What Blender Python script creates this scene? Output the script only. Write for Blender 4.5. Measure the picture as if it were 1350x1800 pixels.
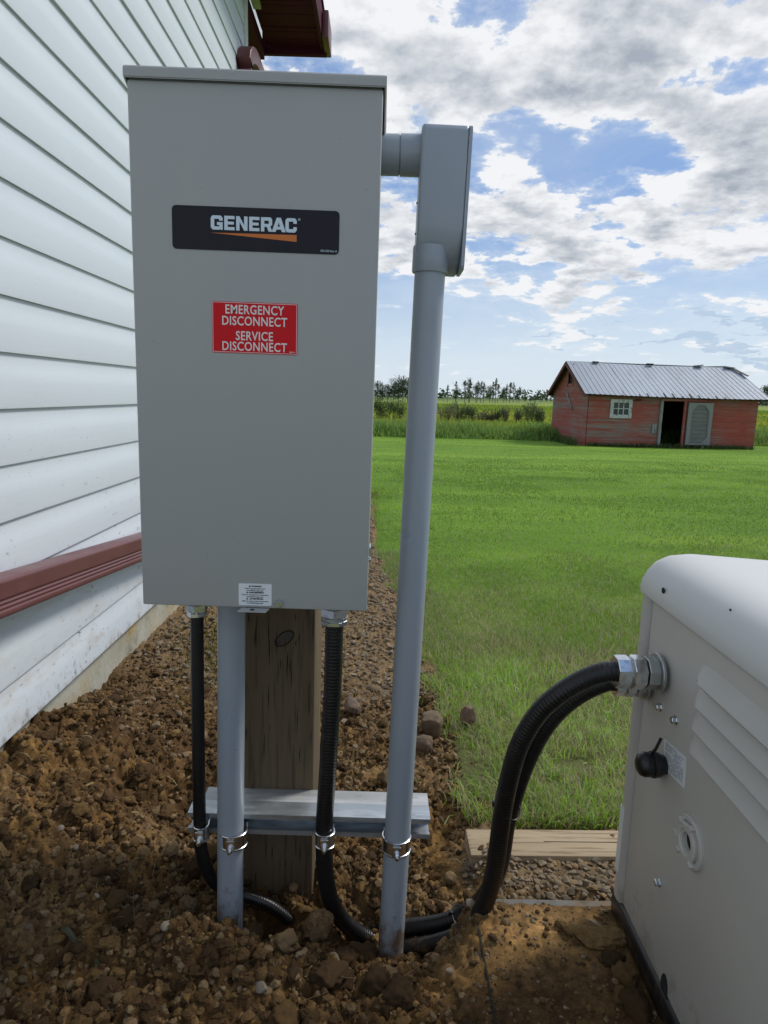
import bpy, bmesh, math, random
import numpy as np
from mathutils import Vector, Matrix, Euler
random.seed(7); RNG = np.random.default_rng(7)
PI = math.pi
scn = bpy.context.scene
for o in list(bpy.data.objects): bpy.data.objects.remove(o)
COL = scn.collection

# ------------------------------------------------------------------ camera
F_PX = 1150.0; PITCH = math.atan(.179); YAW = .0087; ROLL = .025
EYE = Vector((0, 0, 1.05))
fw = Vector((math.sin(YAW)*math.cos(PITCH), math.cos(YAW)*math.cos(PITCH), -math.sin(PITCH)))
r0 = Vector((math.cos(YAW), -math.sin(YAW), 0)); u0 = r0.cross(fw)
rt = r0*math.cos(ROLL) + u0*math.sin(ROLL); up = -r0*math.sin(ROLL) + u0*math.cos(ROLL)
cam = bpy.data.cameras.new('camera'); camo = bpy.data.objects.new('camera', cam); COL.objects.link(camo)
m = Matrix((rt, up, -fw)).transposed().to_4x4(); m.translation = EYE; camo.matrix_world = m
cam.sensor_fit = 'VERTICAL'; cam.sensor_height = 36; cam.lens = 36*F_PX/1800
cam.clip_start = .02; cam.clip_end = 6000
scn.camera = camo
def at(px, py, X=None, Y=None, Z=None):
    """a point of the place: the surveyed ray through a photo pixel met with a plane of known distance or height"""
    d = rt*(px-675)/F_PX - up*(py-900)/F_PX + fw
    s = (X-EYE.x)/d.x if X is not None else (Y-EYE.y)/d.y if Y is not None else (Z-EYE.z)/d.z
    return EYE + d*s

# ------------------------------------------------------------------ world, sun, exposure
SUN_EL, SUN_AZ = math.radians(48), math.radians(62)      # azimuth from +Y towards +X
w = bpy.data.worlds.new('World'); scn.world = w; w.use_nodes = True
nt = w.node_tree; nt.nodes.clear()
def N(t, **k):
    n = nt.nodes.new(t)
    for a, v in k.items(): setattr(n, a, v)
    return n
def L(a, b): nt.links.new(a, b)
def mth(op, a, b=None, c=None, clamp=False):
    n = N('ShaderNodeMath', operation=op, use_clamp=clamp)
    for i, v in enumerate((a, b, c)):
        if v is None: continue
        if isinstance(v, (int, float)): n.inputs[i].default_value = v
        else: L(v, n.inputs[i])
    return n.outputs[0]
def mapr(v, a, b, c=0, d=1, smooth=True):
    n = N('ShaderNodeMapRange'); n.interpolation_type = 'SMOOTHSTEP' if smooth else 'LINEAR'
    L(v, n.inputs[0])
    for i, x in enumerate((a, b, c, d)): n.inputs[i+1].default_value = x
    return n.outputs[0]
def mixc(f, a, b):
    n = N('ShaderNodeMix', data_type='RGBA')
    for i, v in ((0, f), (6, a), (7, b)):
        if isinstance(v, (int, float)): n.inputs[i].default_value = v
        elif isinstance(v, tuple): n.inputs[i].default_value = (*v, 1)
        else: L(v, n.inputs[i])
    return n.outputs[2]
def noise(vec, sc, det, rough=.5, dist=0, lac=2.0):
    n = N('ShaderNodeTexNoise'); L(vec, n.inputs['Vector'])
    n.inputs['Scale'].default_value = sc; n.inputs['Detail'].default_value = det
    n.inputs['Roughness'].default_value = rough; n.inputs['Distortion'].default_value = dist; n.inputs['Lacunarity'].default_value = lac
    return n.outputs[0]
sky = N('ShaderNodeTexSky', sky_type='NISHITA', sun_disc=False, sun_elevation=SUN_EL, sun_rotation=SUN_AZ,
        altitude=600, air_density=1.0, dust_density=1.2, ozone_density=1.0)
tc = N('ShaderNodeTexCoord'); sep = N('ShaderNodeSeparateXYZ'); L(tc.outputs['Generated'], sep.inputs[0])
zc = mth('MAXIMUM', sep.outputs[2], 0.0)
den = mth('ADD', zc, .20)
cx = mth('DIVIDE', sep.outputs[0], den); cy = mth('DIVIDE', sep.outputs[1], den)
cmb = N('ShaderNodeCombineXYZ'); L(cx, cmb.inputs[0]); L(cy, cmb.inputs[1]); cmb.inputs[2].default_value = 3.7
V = cmb.outputs[0]
AZ = mth('ARCTAN2', sep.outputs[0], sep.outputs[1]); EL = mth('ARCSINE', sep.outputs[2])
wv = noise(V, 3.2, 4, .6)
wob = mth('MULTIPLY', mth('SUBTRACT', wv, .5), .30)
AZw = mth('ADD', AZ, wob); ELw = mth('SUBTRACT', EL, mth('MULTIPLY', wob, .5))
def cloud_bank(lst, soft=False):
    """the banks of this sky: centre, half width and half height on the sphere, tilt, weight"""
    tot = None
    for px, py, rx, ry, amp in lst:
        d = (rt*(px-675)/F_PX - up*(py-900)/F_PX + fw).normalized(); a0, e0 = math.atan2(d.x, d.y), math.asin(d.z)
        u_ = mth('MULTIPLY', mth('SUBTRACT', AZw, a0), F_PX/rx); v_ = mth('MULTIPLY', mth('SUBTRACT', ELw, e0), F_PX/ry)
        r2 = mth('ADD', mth('MULTIPLY', u_, u_), mth('MULTIPLY', v_, v_)); g = mth('MULTIPLY', mth('EXPONENT', mth('MULTIPLY', r2, -1.0)), amp)
        tot = g if tot is None else mth('ADD', tot, g)
    return tot
big = noise(V, .8, 3, .5)
puff = noise(V, 3.9, 11, .61, .10)
sh = N('ShaderNodeVectorMath', operation='ADD'); L(V, sh.inputs[0]); sh.inputs[1].default_value = (-.06, -.11, .0)
puffs = noise(sh.outputs[0], 3.9, 8, .61, .10)
banks = cloud_bank([(760, 40, 420, 120, .26), (1180, 60, 330, 110, .24), (1000, 180, 220, 60, .22), (720, 235, 110, 45, .12), (1260, 250, 170, 70, .20),
                    (900, 335, 130, 22, .24), (700, 400, 110, 60, .14), (1040, 405, 330, 40, .34), (1300, 430, 160, 56, .26), (1270, 330, 120, 40, .20), (700, 450, 160, 26, .2), (1090, 483, 90, 12, .15), (860, 487, 70, 10, .12), (930, 560, 80, 18, .16), (1020, 525, 26, 40, .10),
                    (1300, 135, 90, 28, -.34), (930, 262, 190, 34, -.26), (735, 188, 90, 22, -.18), (1100, 290, 160, 28, -.20), (1130, 350, 170, 26, -.22), (1000, 470, 330, 16, -.16), (620, 300, 90, 40, -.1), (760, 310, 120, 18, -.16), (700, 325, 60, 22, -.14), (540, 118, 120, 26, -.25)])
lowk = mapr(sep.outputs[2], .05, .26, -.16, .0)
dens = mth('ADD', mth('ADD', mth('ADD', mth('MULTIPLY', mth('SUBTRACT', puff, .5), 2.3), mth('MULTIPLY', mth('SUBTRACT', big, .5), .25)), mth('MULTIPLY', banks, .92)), lowk)
cover = mapr(dens, .045, .13)
cover2 = mapr(dens, -.10, .10)
lit = mth('SUBTRACT', puff, puffs)                    # side of each puff that faces the sun
core = mapr(mth('ADD', dens, mth('MULTIPLY', mth('SUBTRACT', noise(V, 1.7, 5, .55), .5), 1.1)), .10, .62)
greyk = mth('ADD', mth('ADD', mth('MULTIPLY', core, 1.0), mth('MULTIPLY', mth('SUBTRACT', noise(V, 9.0, 7, .6), .5), 1.1)), mth('MULTIPLY', lit, -3.6), clamp=True)
cloudc = mixc(greyk, (9.1, 9.25, 9.5), (3.9, 4.4, 5.1))
blue = mixc(.45, sky.outputs[0], (2.2, 4.3, 8.8))
cir = mth('MULTIPLY', mapr(noise(V, 1.1, 7, .62, .8), .40, .72), .45)
base = mixc(cir, blue, (7.6, 8.3, 9.2))
base = mixc(mth('MULTIPLY', cover2, .35), base, (8.4, 8.9, 9.5))
hor = mapr(sep.outputs[2], .0, .27, 1, 0)
base = mixc(mth('MULTIPLY', hor, .82), base, (7.5, 8.5, 9.2))
full = mixc(mth('MULTIPLY', cover, mapr(sep.outputs[2], .02, .12, .5, 1)), base, cloudc)
# small grey-blue puffs low in the haze
low = cloud_bank([(1212, 597, 44, 16, 1.2), (1290, 604, 26, 12, 1.1), (1060, 595, 40, 7, .8), (965, 597, 32, 8, .8), (1130, 601, 18, 6, .8), (1330, 630, 40, 10, .9), (1215, 537, 30, 12, .7), (1280, 560, 50, 10, .6), (1345, 570, 30, 14, .7)])
lowc = mapr(mth('ADD', low, mth('MULTIPLY', mth('SUBTRACT', noise(V, 6.5, 7, .62), .5), 1.6)), .52, .75)
full = mixc(mth('MULTIPLY', lowc, .75), full, (4.7, 6.0, 7.7))
bg = N('ShaderNodeBackground'); L(full, bg.inputs[0]); bg.inputs[1].default_value = .090
wo = N('ShaderNodeOutputWorld'); L(bg.outputs[0], wo.inputs[0])

sl = bpy.data.lights.new('sun', 'SUN'); sl.energy = 2.2; sl.angle = math.radians(14); sl.color = (1, .95, .87)
so = bpy.data.objects.new('sun', sl); COL.objects.link(so)
sd = Vector((math.sin(SUN_AZ)*math.cos(SUN_EL), math.cos(SUN_AZ)*math.cos(SUN_EL), math.sin(SUN_EL)))
so.rotation_euler = sd.to_track_quat('Z', 'Y').to_euler(); so.location = (5, 5, 8)
scn.view_settings.view_transform = 'Standard'; scn.view_settings.look = 'None'
scn.view_settings.exposure = 0.13; scn.view_settings.gamma = 1; scn.view_settings.use_curve_mapping = False
scn.render.engine = 'CYCLES'

# ------------------------------------------------------------------ numpy noise
def _h(ix, iy, iz, seed):
    n = (ix.astype(np.int64)*374761393 + iy.astype(np.int64)*668265263 + iz.astype(np.int64)*2147483647 + seed*974711) & 0xffffffff
    n = ((n ^ (n >> 13))*1274126177) & 0xffffffff
    n = ((n ^ (n >> 16))*2246822519) & 0xffffffff
    return ((n ^ (n >> 15)) & 0xffffff)/float(0xffffff)
def vnoise(x, y, z=None, seed=0):
    if z is None: z = np.zeros_like(x)
    xi, yi, zi = np.floor(x), np.floor(y), np.floor(z); fx, fy, fz = x-xi, y-yi, z-zi
    fx, fy, fz = [t*t*(3-2*t) for t in (fx, fy, fz)]; r = 0
    for a in (0, 1):
        for b in (0, 1):
            for c in (0, 1):
                r = r + _h(xi+a, yi+b, zi+c, seed)*np.where(a, fx, 1-fx)*np.where(b, fy, 1-fy)*np.where(c, fz, 1-fz)
    return r*2-1
def fbm(x, y, oct=4, seed=0, z=None, gain=.5):
    r = 0; a = 1
    for o in range(oct):
        r = r + a*vnoise(x, y, z, seed+o*17); x = x*2.03; y = y*2.03; a *= gain
        if z is not None: z = z*2.03
    return r
def sst(x, a, b):
    t = np.clip((x-a)/(b-a), 0, 1); return t*t*(3-2*t)

# ------------------------------------------------------------------ materials
def mat(name, col, rough=.6, metal=0, bump=None, var=None, spec=None, rvar=0, coat=0, translucent=None, streak=None):
    """bump=(scale,detail,strength,distance); var=[(scale,detail,lo,hi,colour,stretch)] mixes in colours by noise"""
    m = bpy.data.materials.new(name); m.use_nodes = True; t = m.node_tree
    b = t.nodes['Principled BSDF']
    b.inputs['Roughness'].default_value = rough; b.inputs['Metallic'].default_value = metal
    if spec is not None: b.inputs['Specular IOR Level'].default_value = spec
    if coat: b.inputs['Coat Weight'].default_value = coat
    tcn = t.nodes.new('ShaderNodeTexCoord'); out = None
    def nz(sc, det, stretch=(1, 1, 1), rough=.55):
        mp = t.nodes.new('ShaderNodeMapping'); mp.inputs['Scale'].default_value = stretch
        t.links.new(tcn.outputs['Object'], mp.inputs[0])
        n = t.nodes.new('ShaderNodeTexNoise'); t.links.new(mp.outputs[0], n.inputs['Vector'])
        n.inputs['Scale'].default_value = sc; n.inputs['Detail'].default_value = det; n.inputs['Roughness'].default_value = rough
        return n.outputs[0]
    cur = None
    for v in (var or []):
        sc, det, lo, hi, c2 = v[:5]; stretch = v[5] if len(v) > 5 else (1, 1, 1)
        n = nz(sc, det, stretch); mr = t.nodes.new('ShaderNodeMapRange'); t.links.new(n, mr.inputs[0])
        mr.inputs[1].default_value = lo; mr.inputs[2].default_value = hi
        mr.inputs[4].default_value = v[6] if len(v) > 6 else 1
        mx = t.nodes.new('ShaderNodeMix'); mx.data_type = 'RGBA'; t.links.new(mr.outputs[0], mx.inputs[0])
        if cur is None: mx.inputs[6].default_value = (*col, 1)
        else: t.links.new(cur, mx.inputs[6])
        mx.inputs[7].default_value = (*c2, 1); cur = mx.outputs[2]
    if cur is None: b.inputs['Base Color'].default_value = (*col, 1)
    else: t.links.new(cur, b.inputs['Base Color'])
    if rvar:
        mr = t.nodes.new('ShaderNodeMapRange'); t.links.new(nz(14, 5), mr.inputs[0])
        mr.inputs[1].default_value = .3; mr.inputs[2].default_value = .7
        mr.inputs[3].default_value = max(rough-rvar, .02); mr.inputs[4].default_value = rough+rvar
        t.links.new(mr.outputs[0], b.inputs['Roughness'])
    if bump:
        st = bump[4] if len(bump) > 4 else (1, 1, 1)
        bn = t.nodes.new('ShaderNodeBump'); t.links.new(nz(bump[0], bump[1], st, .6), bn.inputs['Height'])
        bn.inputs['Strength'].default_value = bump[2]; bn.inputs['Distance'].default_value = bump[3]
        t.links.new(bn.outputs[0], b.inputs['Normal'])
    if translucent:
        tr = t.nodes.new('ShaderNodeBsdfTranslucent'); ms = t.nodes.new('ShaderNodeMixShader')
        if cur is not None: t.links.new(cur, tr.inputs[0])
        else: tr.inputs[0].default_value = (*col, 1)
        ms.inputs[0].default_value = translucent
        t.links.new(b.outputs[0], ms.inputs[1]); t.links.new(tr.outputs[0], ms.inputs[2])
        t.links.new(ms.outputs[0], t.nodes['Material Output'].inputs[0])
    return m
def attr_mat(name, attr, rough=.8, translucent=0, bump=None, spec=.3, scale_noise=None):
    """base colour read from a colour attribute that holds each piece's own colour"""
    m = bpy.data.materials.new(name); m.use_nodes = True; t = m.node_tree; b = t.nodes['Principled BSDF']
    a = t.nodes.new('ShaderNodeAttribute'); a.attribute_name = attr; c = a.outputs[0]
    tcn = t.nodes.new('ShaderNodeTexCoord')
    for s in (scale_noise or []):
        n = t.nodes.new('ShaderNodeTexNoise'); t.links.new(tcn.outputs['Object'], n.inputs['Vector'])
        n.inputs['Scale'].default_value = s[0]; n.inputs['Detail'].default_value = 5; n.inputs['Roughness'].default_value = .65
        mr = t.nodes.new('ShaderNodeMapRange'); t.links.new(n.outputs[0], mr.inputs[0])
        mr.inputs[1].default_value = .3; mr.inputs[2].default_value = .7; mr.inputs[3].default_value = s[1]; mr.inputs[4].default_value = s[2]
        vm = t.nodes.new('ShaderNodeVectorMath'); vm.operation = 'SCALE'
        t.links.new(c, vm.inputs[0]); t.links.new(mr.outputs[0], vm.inputs['Scale']); c = vm.outputs[0]
    t.links.new(c, b.inputs['Base Color']); b.inputs['Roughness'].default_value = rough; b.inputs['Specular IOR Level'].default_value = spec
    if bump:
        n = t.nodes.new('ShaderNodeTexNoise'); t.links.new(tcn.outputs['Object'], n.inputs['Vector'])
        n.inputs['Scale'].default_value = bump[0]; n.inputs['Detail'].default_value = bump[1]; n.inputs['Roughness'].default_value = .65
        bn = t.nodes.new('ShaderNodeBump'); t.links.new(n.outputs[0], bn.inputs['Height'])
        bn.inputs['Strength'].default_value = bump[2]; bn.inputs['Distance'].default_value = bump[3]
        t.links.new(bn.outputs[0], b.inputs['Normal'])
    if translucent:
        tr = t.nodes.new('ShaderNodeBsdfTranslucent'); ms = t.nodes.new('ShaderNodeMixShader')
        t.links.new(c, tr.inputs[0]); ms.inputs[0].default_value = translucent
        t.links.new(b.outputs[0], ms.inputs[1]); t.links.new(tr.outputs[0], ms.inputs[2])
        t.links.new(ms.outputs[0], t.nodes['Material Output'].inputs[0])
    return m

# ------------------------------------------------------------------ mesh helpers
def obj(name, src, material, parent=None, smooth=True, autosmooth=35):
    if isinstance(src, bmesh.types.BMesh):
        bmesh.ops.recalc_face_normals(src, faces=src.faces)
        me = bpy.data.meshes.new(name); src.to_mesh(me); src.free()
    else: me = src
    if material is not None:
        me.materials.clear(); me.materials.append(material)
    if smooth and len(me.polygons):
        me.polygons.foreach_set('use_smooth', [True]*len(me.polygons))
        if autosmooth: me.set_sharp_from_angle(angle=math.radians(autosmooth))
    o = bpy.data.objects.new(name, me); COL.objects.link(o)
    if parent: o.parent = parent
    return o
def thing(name, label, cat, loc=(0, 0, 0), rot=(0, 0, 0), group=None):
    o = bpy.data.objects.new(name, None); COL.objects.link(o); o.location = loc; o.rotation_euler = rot
    o.empty_display_size = .05
    o['label'] = label; o['category'] = cat
    if group: o['group'] = group
    return o
def tag(o, label, cat, group=None):
    o['label'] = label; o['category'] = cat
    if group: o['group'] = group
    return o
def npmesh(name, verts, faces, colors=None, n=None):
    """verts (n,3); faces (m,k) with one k"""
    me = bpy.data.meshes.new(name); verts = np.asarray(verts, np.float32); faces = np.asarray(faces, np.int32)
    me.vertices.add(len(verts)); me.vertices.foreach_set('co', verts.ravel())
    k = faces.shape[1]; me.loops.add(faces.size); me.loops.foreach_set('vertex_index', faces.ravel())
    me.polygons.add(len(faces)); me.polygons.foreach_set('loop_start', np.arange(0, faces.size, k, dtype=np.int32))
    me.polygons.foreach_set('loop_total', np.full(len(faces), k, np.int32))
    me.update(calc_edges=True)
    if colors is not None:
        a = me.color_attributes.new('tint', 'FLOAT_COLOR', 'POINT')
        c = np.ones((len(verts), 4), np.float32); c[:, :3] = colors; a.data.foreach_set('color', c.ravel())
    return me
def box(bm, x0, x1, y0, y1, z0, z1, bev=0, seg=2, M=None):
    r = bmesh.ops.create_cube(bm, size=1)
    vs = r['verts']
    bmesh.ops.scale(bm, vec=(x1-x0, y1-y0, z1-z0), verts=vs)
    bmesh.ops.translate(bm, vec=((x0+x1)/2, (y0+y1)/2, (z0+z1)/2), verts=vs)
    if bev:
        es = list({e for v in vs for e in v.link_edges})
        g = bmesh.ops.bevel(bm, geom=es, offset=bev, segments=seg, affect='EDGES', profile=.5)
        vs = list({v for f in g['faces'] for v in f.verts} | {v for v in vs if v.is_valid})
    if M is not None: bmesh.ops.transform(bm, matrix=M, verts=vs)
    return vs
def newbox(*a, **k):
    bm = bmesh.new(); box(bm, *a, **k); return bm
def lathe(bm, prof, axis='Z', origin=(0, 0, 0), seg=24, M=None, cap=True, hexa=False):
    """prof: list of (r, h)"""
    rings = []
    for r, h in prof:
        ring = []
        for i in range(seg):
            a = 2*PI*(i+.5*hexa)/seg; c, s = r*math.cos(a), r*math.sin(a)
            p = {'Z': (c, s, h), 'X': (h, c, s), 'Y': (c, h, s)}[axis]
            p = Vector(p)+Vector(origin)
            if M is not None: p = M @ p
            ring.append(bm.verts.new(p))
        rings.append(ring)
    for A, B in zip(rings, rings[1:]):
        for i in range(seg):
            j = (i+1) % seg; bm.faces.new((A[i], A[j], B[j], B[i]))
    if cap:
        for R_ in (rings[0], rings[-1]):
            try: bm.faces.new(R_)
            except Exception: pass
def smooth_path(pts, n):
    P = [Vector(p) for p in pts]; P = [P[0]*2-P[1]] + P + [P[-1]*2-P[-2]]
    dense = []
    for i in range(1, len(P)-2):
        for k in range(24):
            t = k/24; a, b, c, d = P[i-1:i+3]
            dense.append(.5*((2*b)+(c-a)*t+(2*a-5*b+4*c-d)*t*t+(3*b-a-3*c+d)*t**3))
    dense.append(P[-2])
    L_ = [0]
    for a, b in zip(dense, dense[1:]): L_.append(L_[-1]+(b-a).length)
    out = []; j = 0
    for k in range(n):
        s = L_[-1]*k/(n-1)
        while j < len(L_)-2 and L_[j+1] < s: j += 1
        t = (s-L_[j])/max(L_[j+1]-L_[j], 1e-9); out.append(dense[j].lerp(dense[j+1], t))
    return out, L_[-1]
def tube(pts, rad, seg=18, step=.0022, rib=0, pitch=.0065, cap=True, refn=Vector((0, 0, 1)), sq=None):
    _, Ln = smooth_path(pts, 10); n = max(int(Ln/step), 8); P, _ = smooth_path(pts, n)
    vs = []; fs = []; prev = None
    for i, p in enumerate(P):
        T = (P[min(i+1, n-1)]-P[max(i-1, 0)]).normalized()
        if prev is None:
            nn = T.orthogonal().normalized() if abs(T.dot(refn)) > .95 else (refn - T*refn.dot(T)).normalized()
        else: nn = (prev - T*prev.dot(T)).normalized()
        prev = nn; bb = T.cross(nn)
        r = rad + rib*(.5-.5*math.cos(2*PI*(i*Ln/(n-1))/pitch))
        for k in range(seg):
            a = 2*PI*k/seg
            vs.append(p + nn*(math.cos(a)*r) + bb*(math.sin(a)*r))
    for i in range(n-1):
        for k in range(seg):
            k2 = (k+1) % seg; fs.append((i*seg+k, i*seg+k2, (i+1)*seg+k2, (i+1)*seg+k))
    me = npmesh('tube', [tuple(v) for v in vs], fs); return me
def prism(bm, poly, y0, y1, plane='XZ', M=None):
    """extrude a polygon"""
    def P(a, b, h):
        p = Vector({'XZ': (a, h, b), 'XY': (a, b, h), 'YZ': (h, a, b)}[plane]); return M @ p if M is not None else p
    A = [bm.verts.new(P(a, b, y0)) for a, b in poly]; B = [bm.verts.new(P(a, b, y1)) for a, b in poly]
    n = len(poly)
    bm.faces.new(A); bm.faces.new(B[::-1])
    for i in range(n): bm.faces.new((A[i], A[(i+1) % n], B[(i+1) % n], B[i]))
def text_mesh(s, size, ext=.0002, weight=0, sx=1, align='CENTER', spacing=1):
    cu = bpy.data.curves.new('t', 'FONT'); cu.body = s; cu.size = size; cu.extrude = ext; cu.offset = weight
    cu.align_x = align; cu.space_character = spacing; cu.resolution_u = 3
    o = bpy.data.objects.new('t', cu); COL.objects.link(o); dg = bpy.context.evaluated_depsgraph_get()
    me = bpy.data.meshes.new_from_object(o.evaluated_get(dg)); bpy.data.objects.remove(o)
    me.transform(Matrix.Diagonal((sx, 1, 1, 1))); return me
def fill_mesh(polys, ext):
    cu = bpy.data.curves.new('p', 'CURVE'); cu.dimensions = '2D'; cu.fill_mode = 'BOTH'; cu.extrude = ext
    for p in polys:
        sp = cu.splines.new('POLY'); sp.points.add(len(p)-1); sp.use_cyclic_u = True
        for q_, (a, b) in zip(sp.points, p): q_.co = (a, b, 0, 1)
    o = bpy.data.objects.new('p', cu); COL.objects.link(o); dg = bpy.context.evaluated_depsgraph_get()
    me = bpy.data.meshes.new_from_object(o.evaluated_get(dg)); bpy.data.objects.remove(o); return me
def join_meshes(lst):
    bm = bmesh.new()
    for me in lst: bm.from_mesh(me)
    return bm

# ------------------------------------------------------------------ material set
M = {}
M['box'] = mat('painted steel grey', (.375, .382, .370), .42, bump=(420, 3, .06, .0004), var=[(5, 4, .35, .7, (.365, .378, .372), (1, 1, 1), .5), (3, 5, .5, .8, (.43, .43, .40), (1.4, 1, .5), .5), (170, 4, .735, .76, (.16, .13, .10), (1, 1, 1), .7)], rvar=.05, spec=.4)
M['box_side'] = M['box']
M['pvc'] = mat('grey pvc', (.29, .335, .385), .34, bump=(160, 3, .05, .0004, (1, 1, .05)), var=[(30, 4, .62, .75, (.2, .2, .21), (1, 1, .3), .35), (3, 3, .4, .7, (.33, .36, .40))], rvar=.08, spec=.5)
M['galv'] = mat('galvanised steel', (.58, .62, .65), .40, .8, bump=(90, 4, .15, .0006), var=[(60, 5, .4, .65, (.34, .38, .41), (.3, 1, 1)), (22, 6, .45, .62, (.40, .44, .47), (.10, 1, 1), .8)], rvar=.12)
M['zinc'] = mat('zinc plated steel', (.72, .75, .78), .2, 1, rvar=.08, var=[(120, 3, .5, .7, (.5, .52, .55))])
M['cast'] = mat('cast zinc', (.45, .47, .48), .38, .9, bump=(300, 4, .3, .0006), rvar=.08)
M['black'] = mat('black pvc jacket', (.008, .008, .009), .38, bump=(300, 4, .12, .0004), var=[(40, 5, .55, .75, (.03, .026, .02), (1, 1, 1), .5)], rvar=.1, spec=.45)
M['rubber'] = mat('black rubber', (.010, .010, .011), .3, bump=(200, 3, .15, .0005))
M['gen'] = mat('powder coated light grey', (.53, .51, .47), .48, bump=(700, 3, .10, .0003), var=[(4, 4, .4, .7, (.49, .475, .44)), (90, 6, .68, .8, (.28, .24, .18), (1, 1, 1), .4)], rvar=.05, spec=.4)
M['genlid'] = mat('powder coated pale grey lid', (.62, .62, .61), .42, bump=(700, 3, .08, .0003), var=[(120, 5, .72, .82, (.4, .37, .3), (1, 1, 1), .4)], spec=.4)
M['genbase'] = mat('black plastic base', (.012, .012, .014), .35, bump=(300, 3, .15, .0005), var=[(60, 5, .55, .7, (.09, .06, .035), (1, 1, 1), .6)])
M['darkhole'] = mat('dark opening', (.012, .012, .012), .9)
M['plate'] = mat('nameplate charcoal', (.014, .014, .020), .5, spec=.25, var=[(9, 3, .55, .8, (.05, .024, .022))])
M['white_ink'] = mat('pale blue white ink', (.62, .72, .80), .4)
M['orange_ink'] = mat('orange ink', (.62, .16, .018), .4)
M['red'] = mat('red sticker', (.62, .004, .010), .42, spec=.25, bump=(60, 3, .25, .001), rvar=.08)
M['red_line'] = mat('sticker white ink', (.80, .72, .71), .4)
M['sticker'] = mat('white sticker', (.74, .77, .80), .4)
M['ink'] = mat('black ink', (.06, .065, .07), .6)
M['ink_grey'] = mat('grey ink', (.16, .17, .20), .6)
M['burg'] = mat('burgundy painted aluminium', (.135, .048, .052), .40, var=[(7, 4, .4, .7, (.165, .062, .064)), (160, 5, .70, .78, (.42, .33, .3), (1, 1, 1), .8)], bump=(80, 3, .08, .0006), rvar=.08)
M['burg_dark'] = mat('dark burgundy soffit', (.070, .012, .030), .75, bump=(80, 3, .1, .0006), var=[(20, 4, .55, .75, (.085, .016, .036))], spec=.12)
M['conc'] = mat('foundation concrete', (.33, .31, .23), .9, bump=(60, 7, .7, .004), var=[(5, 5, .45, .65, (.40, .30, .12), (1, 1, 2)), (25, 6, .52, .68, (.18, .17, .12)), (3, 4, .4, .6, (.44, .43, .36))])

def siding_mat():
    m = mat('white vinyl siding', (.80, .825, .835), .46, spec=.35)
    t = m.node_tree; b = t.nodes['Principled BSDF']; tcn = t.nodes.new('ShaderNodeTexCoord')
    def nz(stretch, sc, det, rough=.6):
        mp = t.nodes.new('ShaderNodeMapping'); mp.inputs['Scale'].default_value = stretch; t.links.new(tcn.outputs['Object'], mp.inputs[0])
        n = t.nodes.new('ShaderNodeTexNoise'); t.links.new(mp.outputs[0], n.inputs['Vector']); n.inputs['Scale'].default_value = sc
        n.inputs['Detail'].default_value = det; n.inputs['Roughness'].default_value = rough; return n.outputs[0]
    def mr(v, a, b_, c, d):
        n = t.nodes.new('ShaderNodeMapRange'); t.links.new(v, n.inputs[0])
        for i, x in enumerate((a, b_, c, d)): n.inputs[i+1].default_value = x
        return n.outputs[0]
    def mul(a, b_):
        n = t.nodes.new('ShaderNodeMath'); n.operation = 'MULTIPLY'; t.links.new(a, n.inputs[0]); t.links.new(b_, n.inputs[1]); return n.outputs[0]
    def mx(f, a, c):
        n = t.nodes.new('ShaderNodeMix'); n.data_type = 'RGBA'; t.links.new(f, n.inputs[0])
        if isinstance(a, tuple): n.inputs[6].default_value = (*a, 1)
        else: t.links.new(a, n.inputs[6])
        n.inputs[7].default_value = (*c, 1); return n.outputs[2]
    sp = t.nodes.new('ShaderNodeSeparateXYZ'); t.links.new(tcn.outputs['Object'], sp.inputs[0])
    low = mr(sp.outputs[2], .25, .95, 1, .05)
    c = mx(mr(nz((1, .6, 1), 2.5, 4), .35, .7, 0, .5), (.68, .735, .785), (.62, .675, .73))
    c = mx(mul(mr(nz((1, .5, 1.6), 9, 7, .7), .50, .74, 0, .55), mr(sp.outputs[2], .25, .5, 1, .0)), c, (.46, .33, .17))      # soil splash along the lowest courses
    c = mx(mul(mr(nz((1, .7, 1.2), 55, 6, .72), .60, .66, 0, 1), mul(low, mr(nz((1, 1, 1), 4, 3), .4, .6, .1, 1))), c, (.10, .095, .07))
    c = mx(mr(nz((1, .7, 1.2), 34, 5, .7), .725, .745, 0, .8), c, (.16, .16, .12))
    t.links.new(c, b.inputs['Base Color'])
    bn = t.nodes.new('ShaderNodeBump'); t.links.new(nz((1, .06, 1), 120, 4), bn.inputs['Height']); bn.inputs['Strength'].default_value = .32; bn.inputs['Distance'].default_value = .0009
    b2 = t.nodes.new('ShaderNodeBump'); t.links.new(nz((1, .5, 1), 3.0, 2), b2.inputs['Height']); b2.inputs['Strength'].default_value = .35; b2.inputs['Distance'].default_value = .012
    t.links.new(bn.outputs[0], b2.inputs['Normal']); t.links.new(b2.outputs[0], b.inputs['Normal'])
    return m
M['siding'] = siding_mat()
M['trim_white'] = mat('white corner trim', (.72, .74, .73), .5, var=[(20, 4, .5, .7, (.5, .52, .42))])
M['trim_green'] = mat('aged pale trim', (.38, .39, .33), .6, var=[(12, 4, .4, .7, (.5, .5, .45))])
M['grime'] = mat('grime in lap', (.20, .20, .17), .8)

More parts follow.
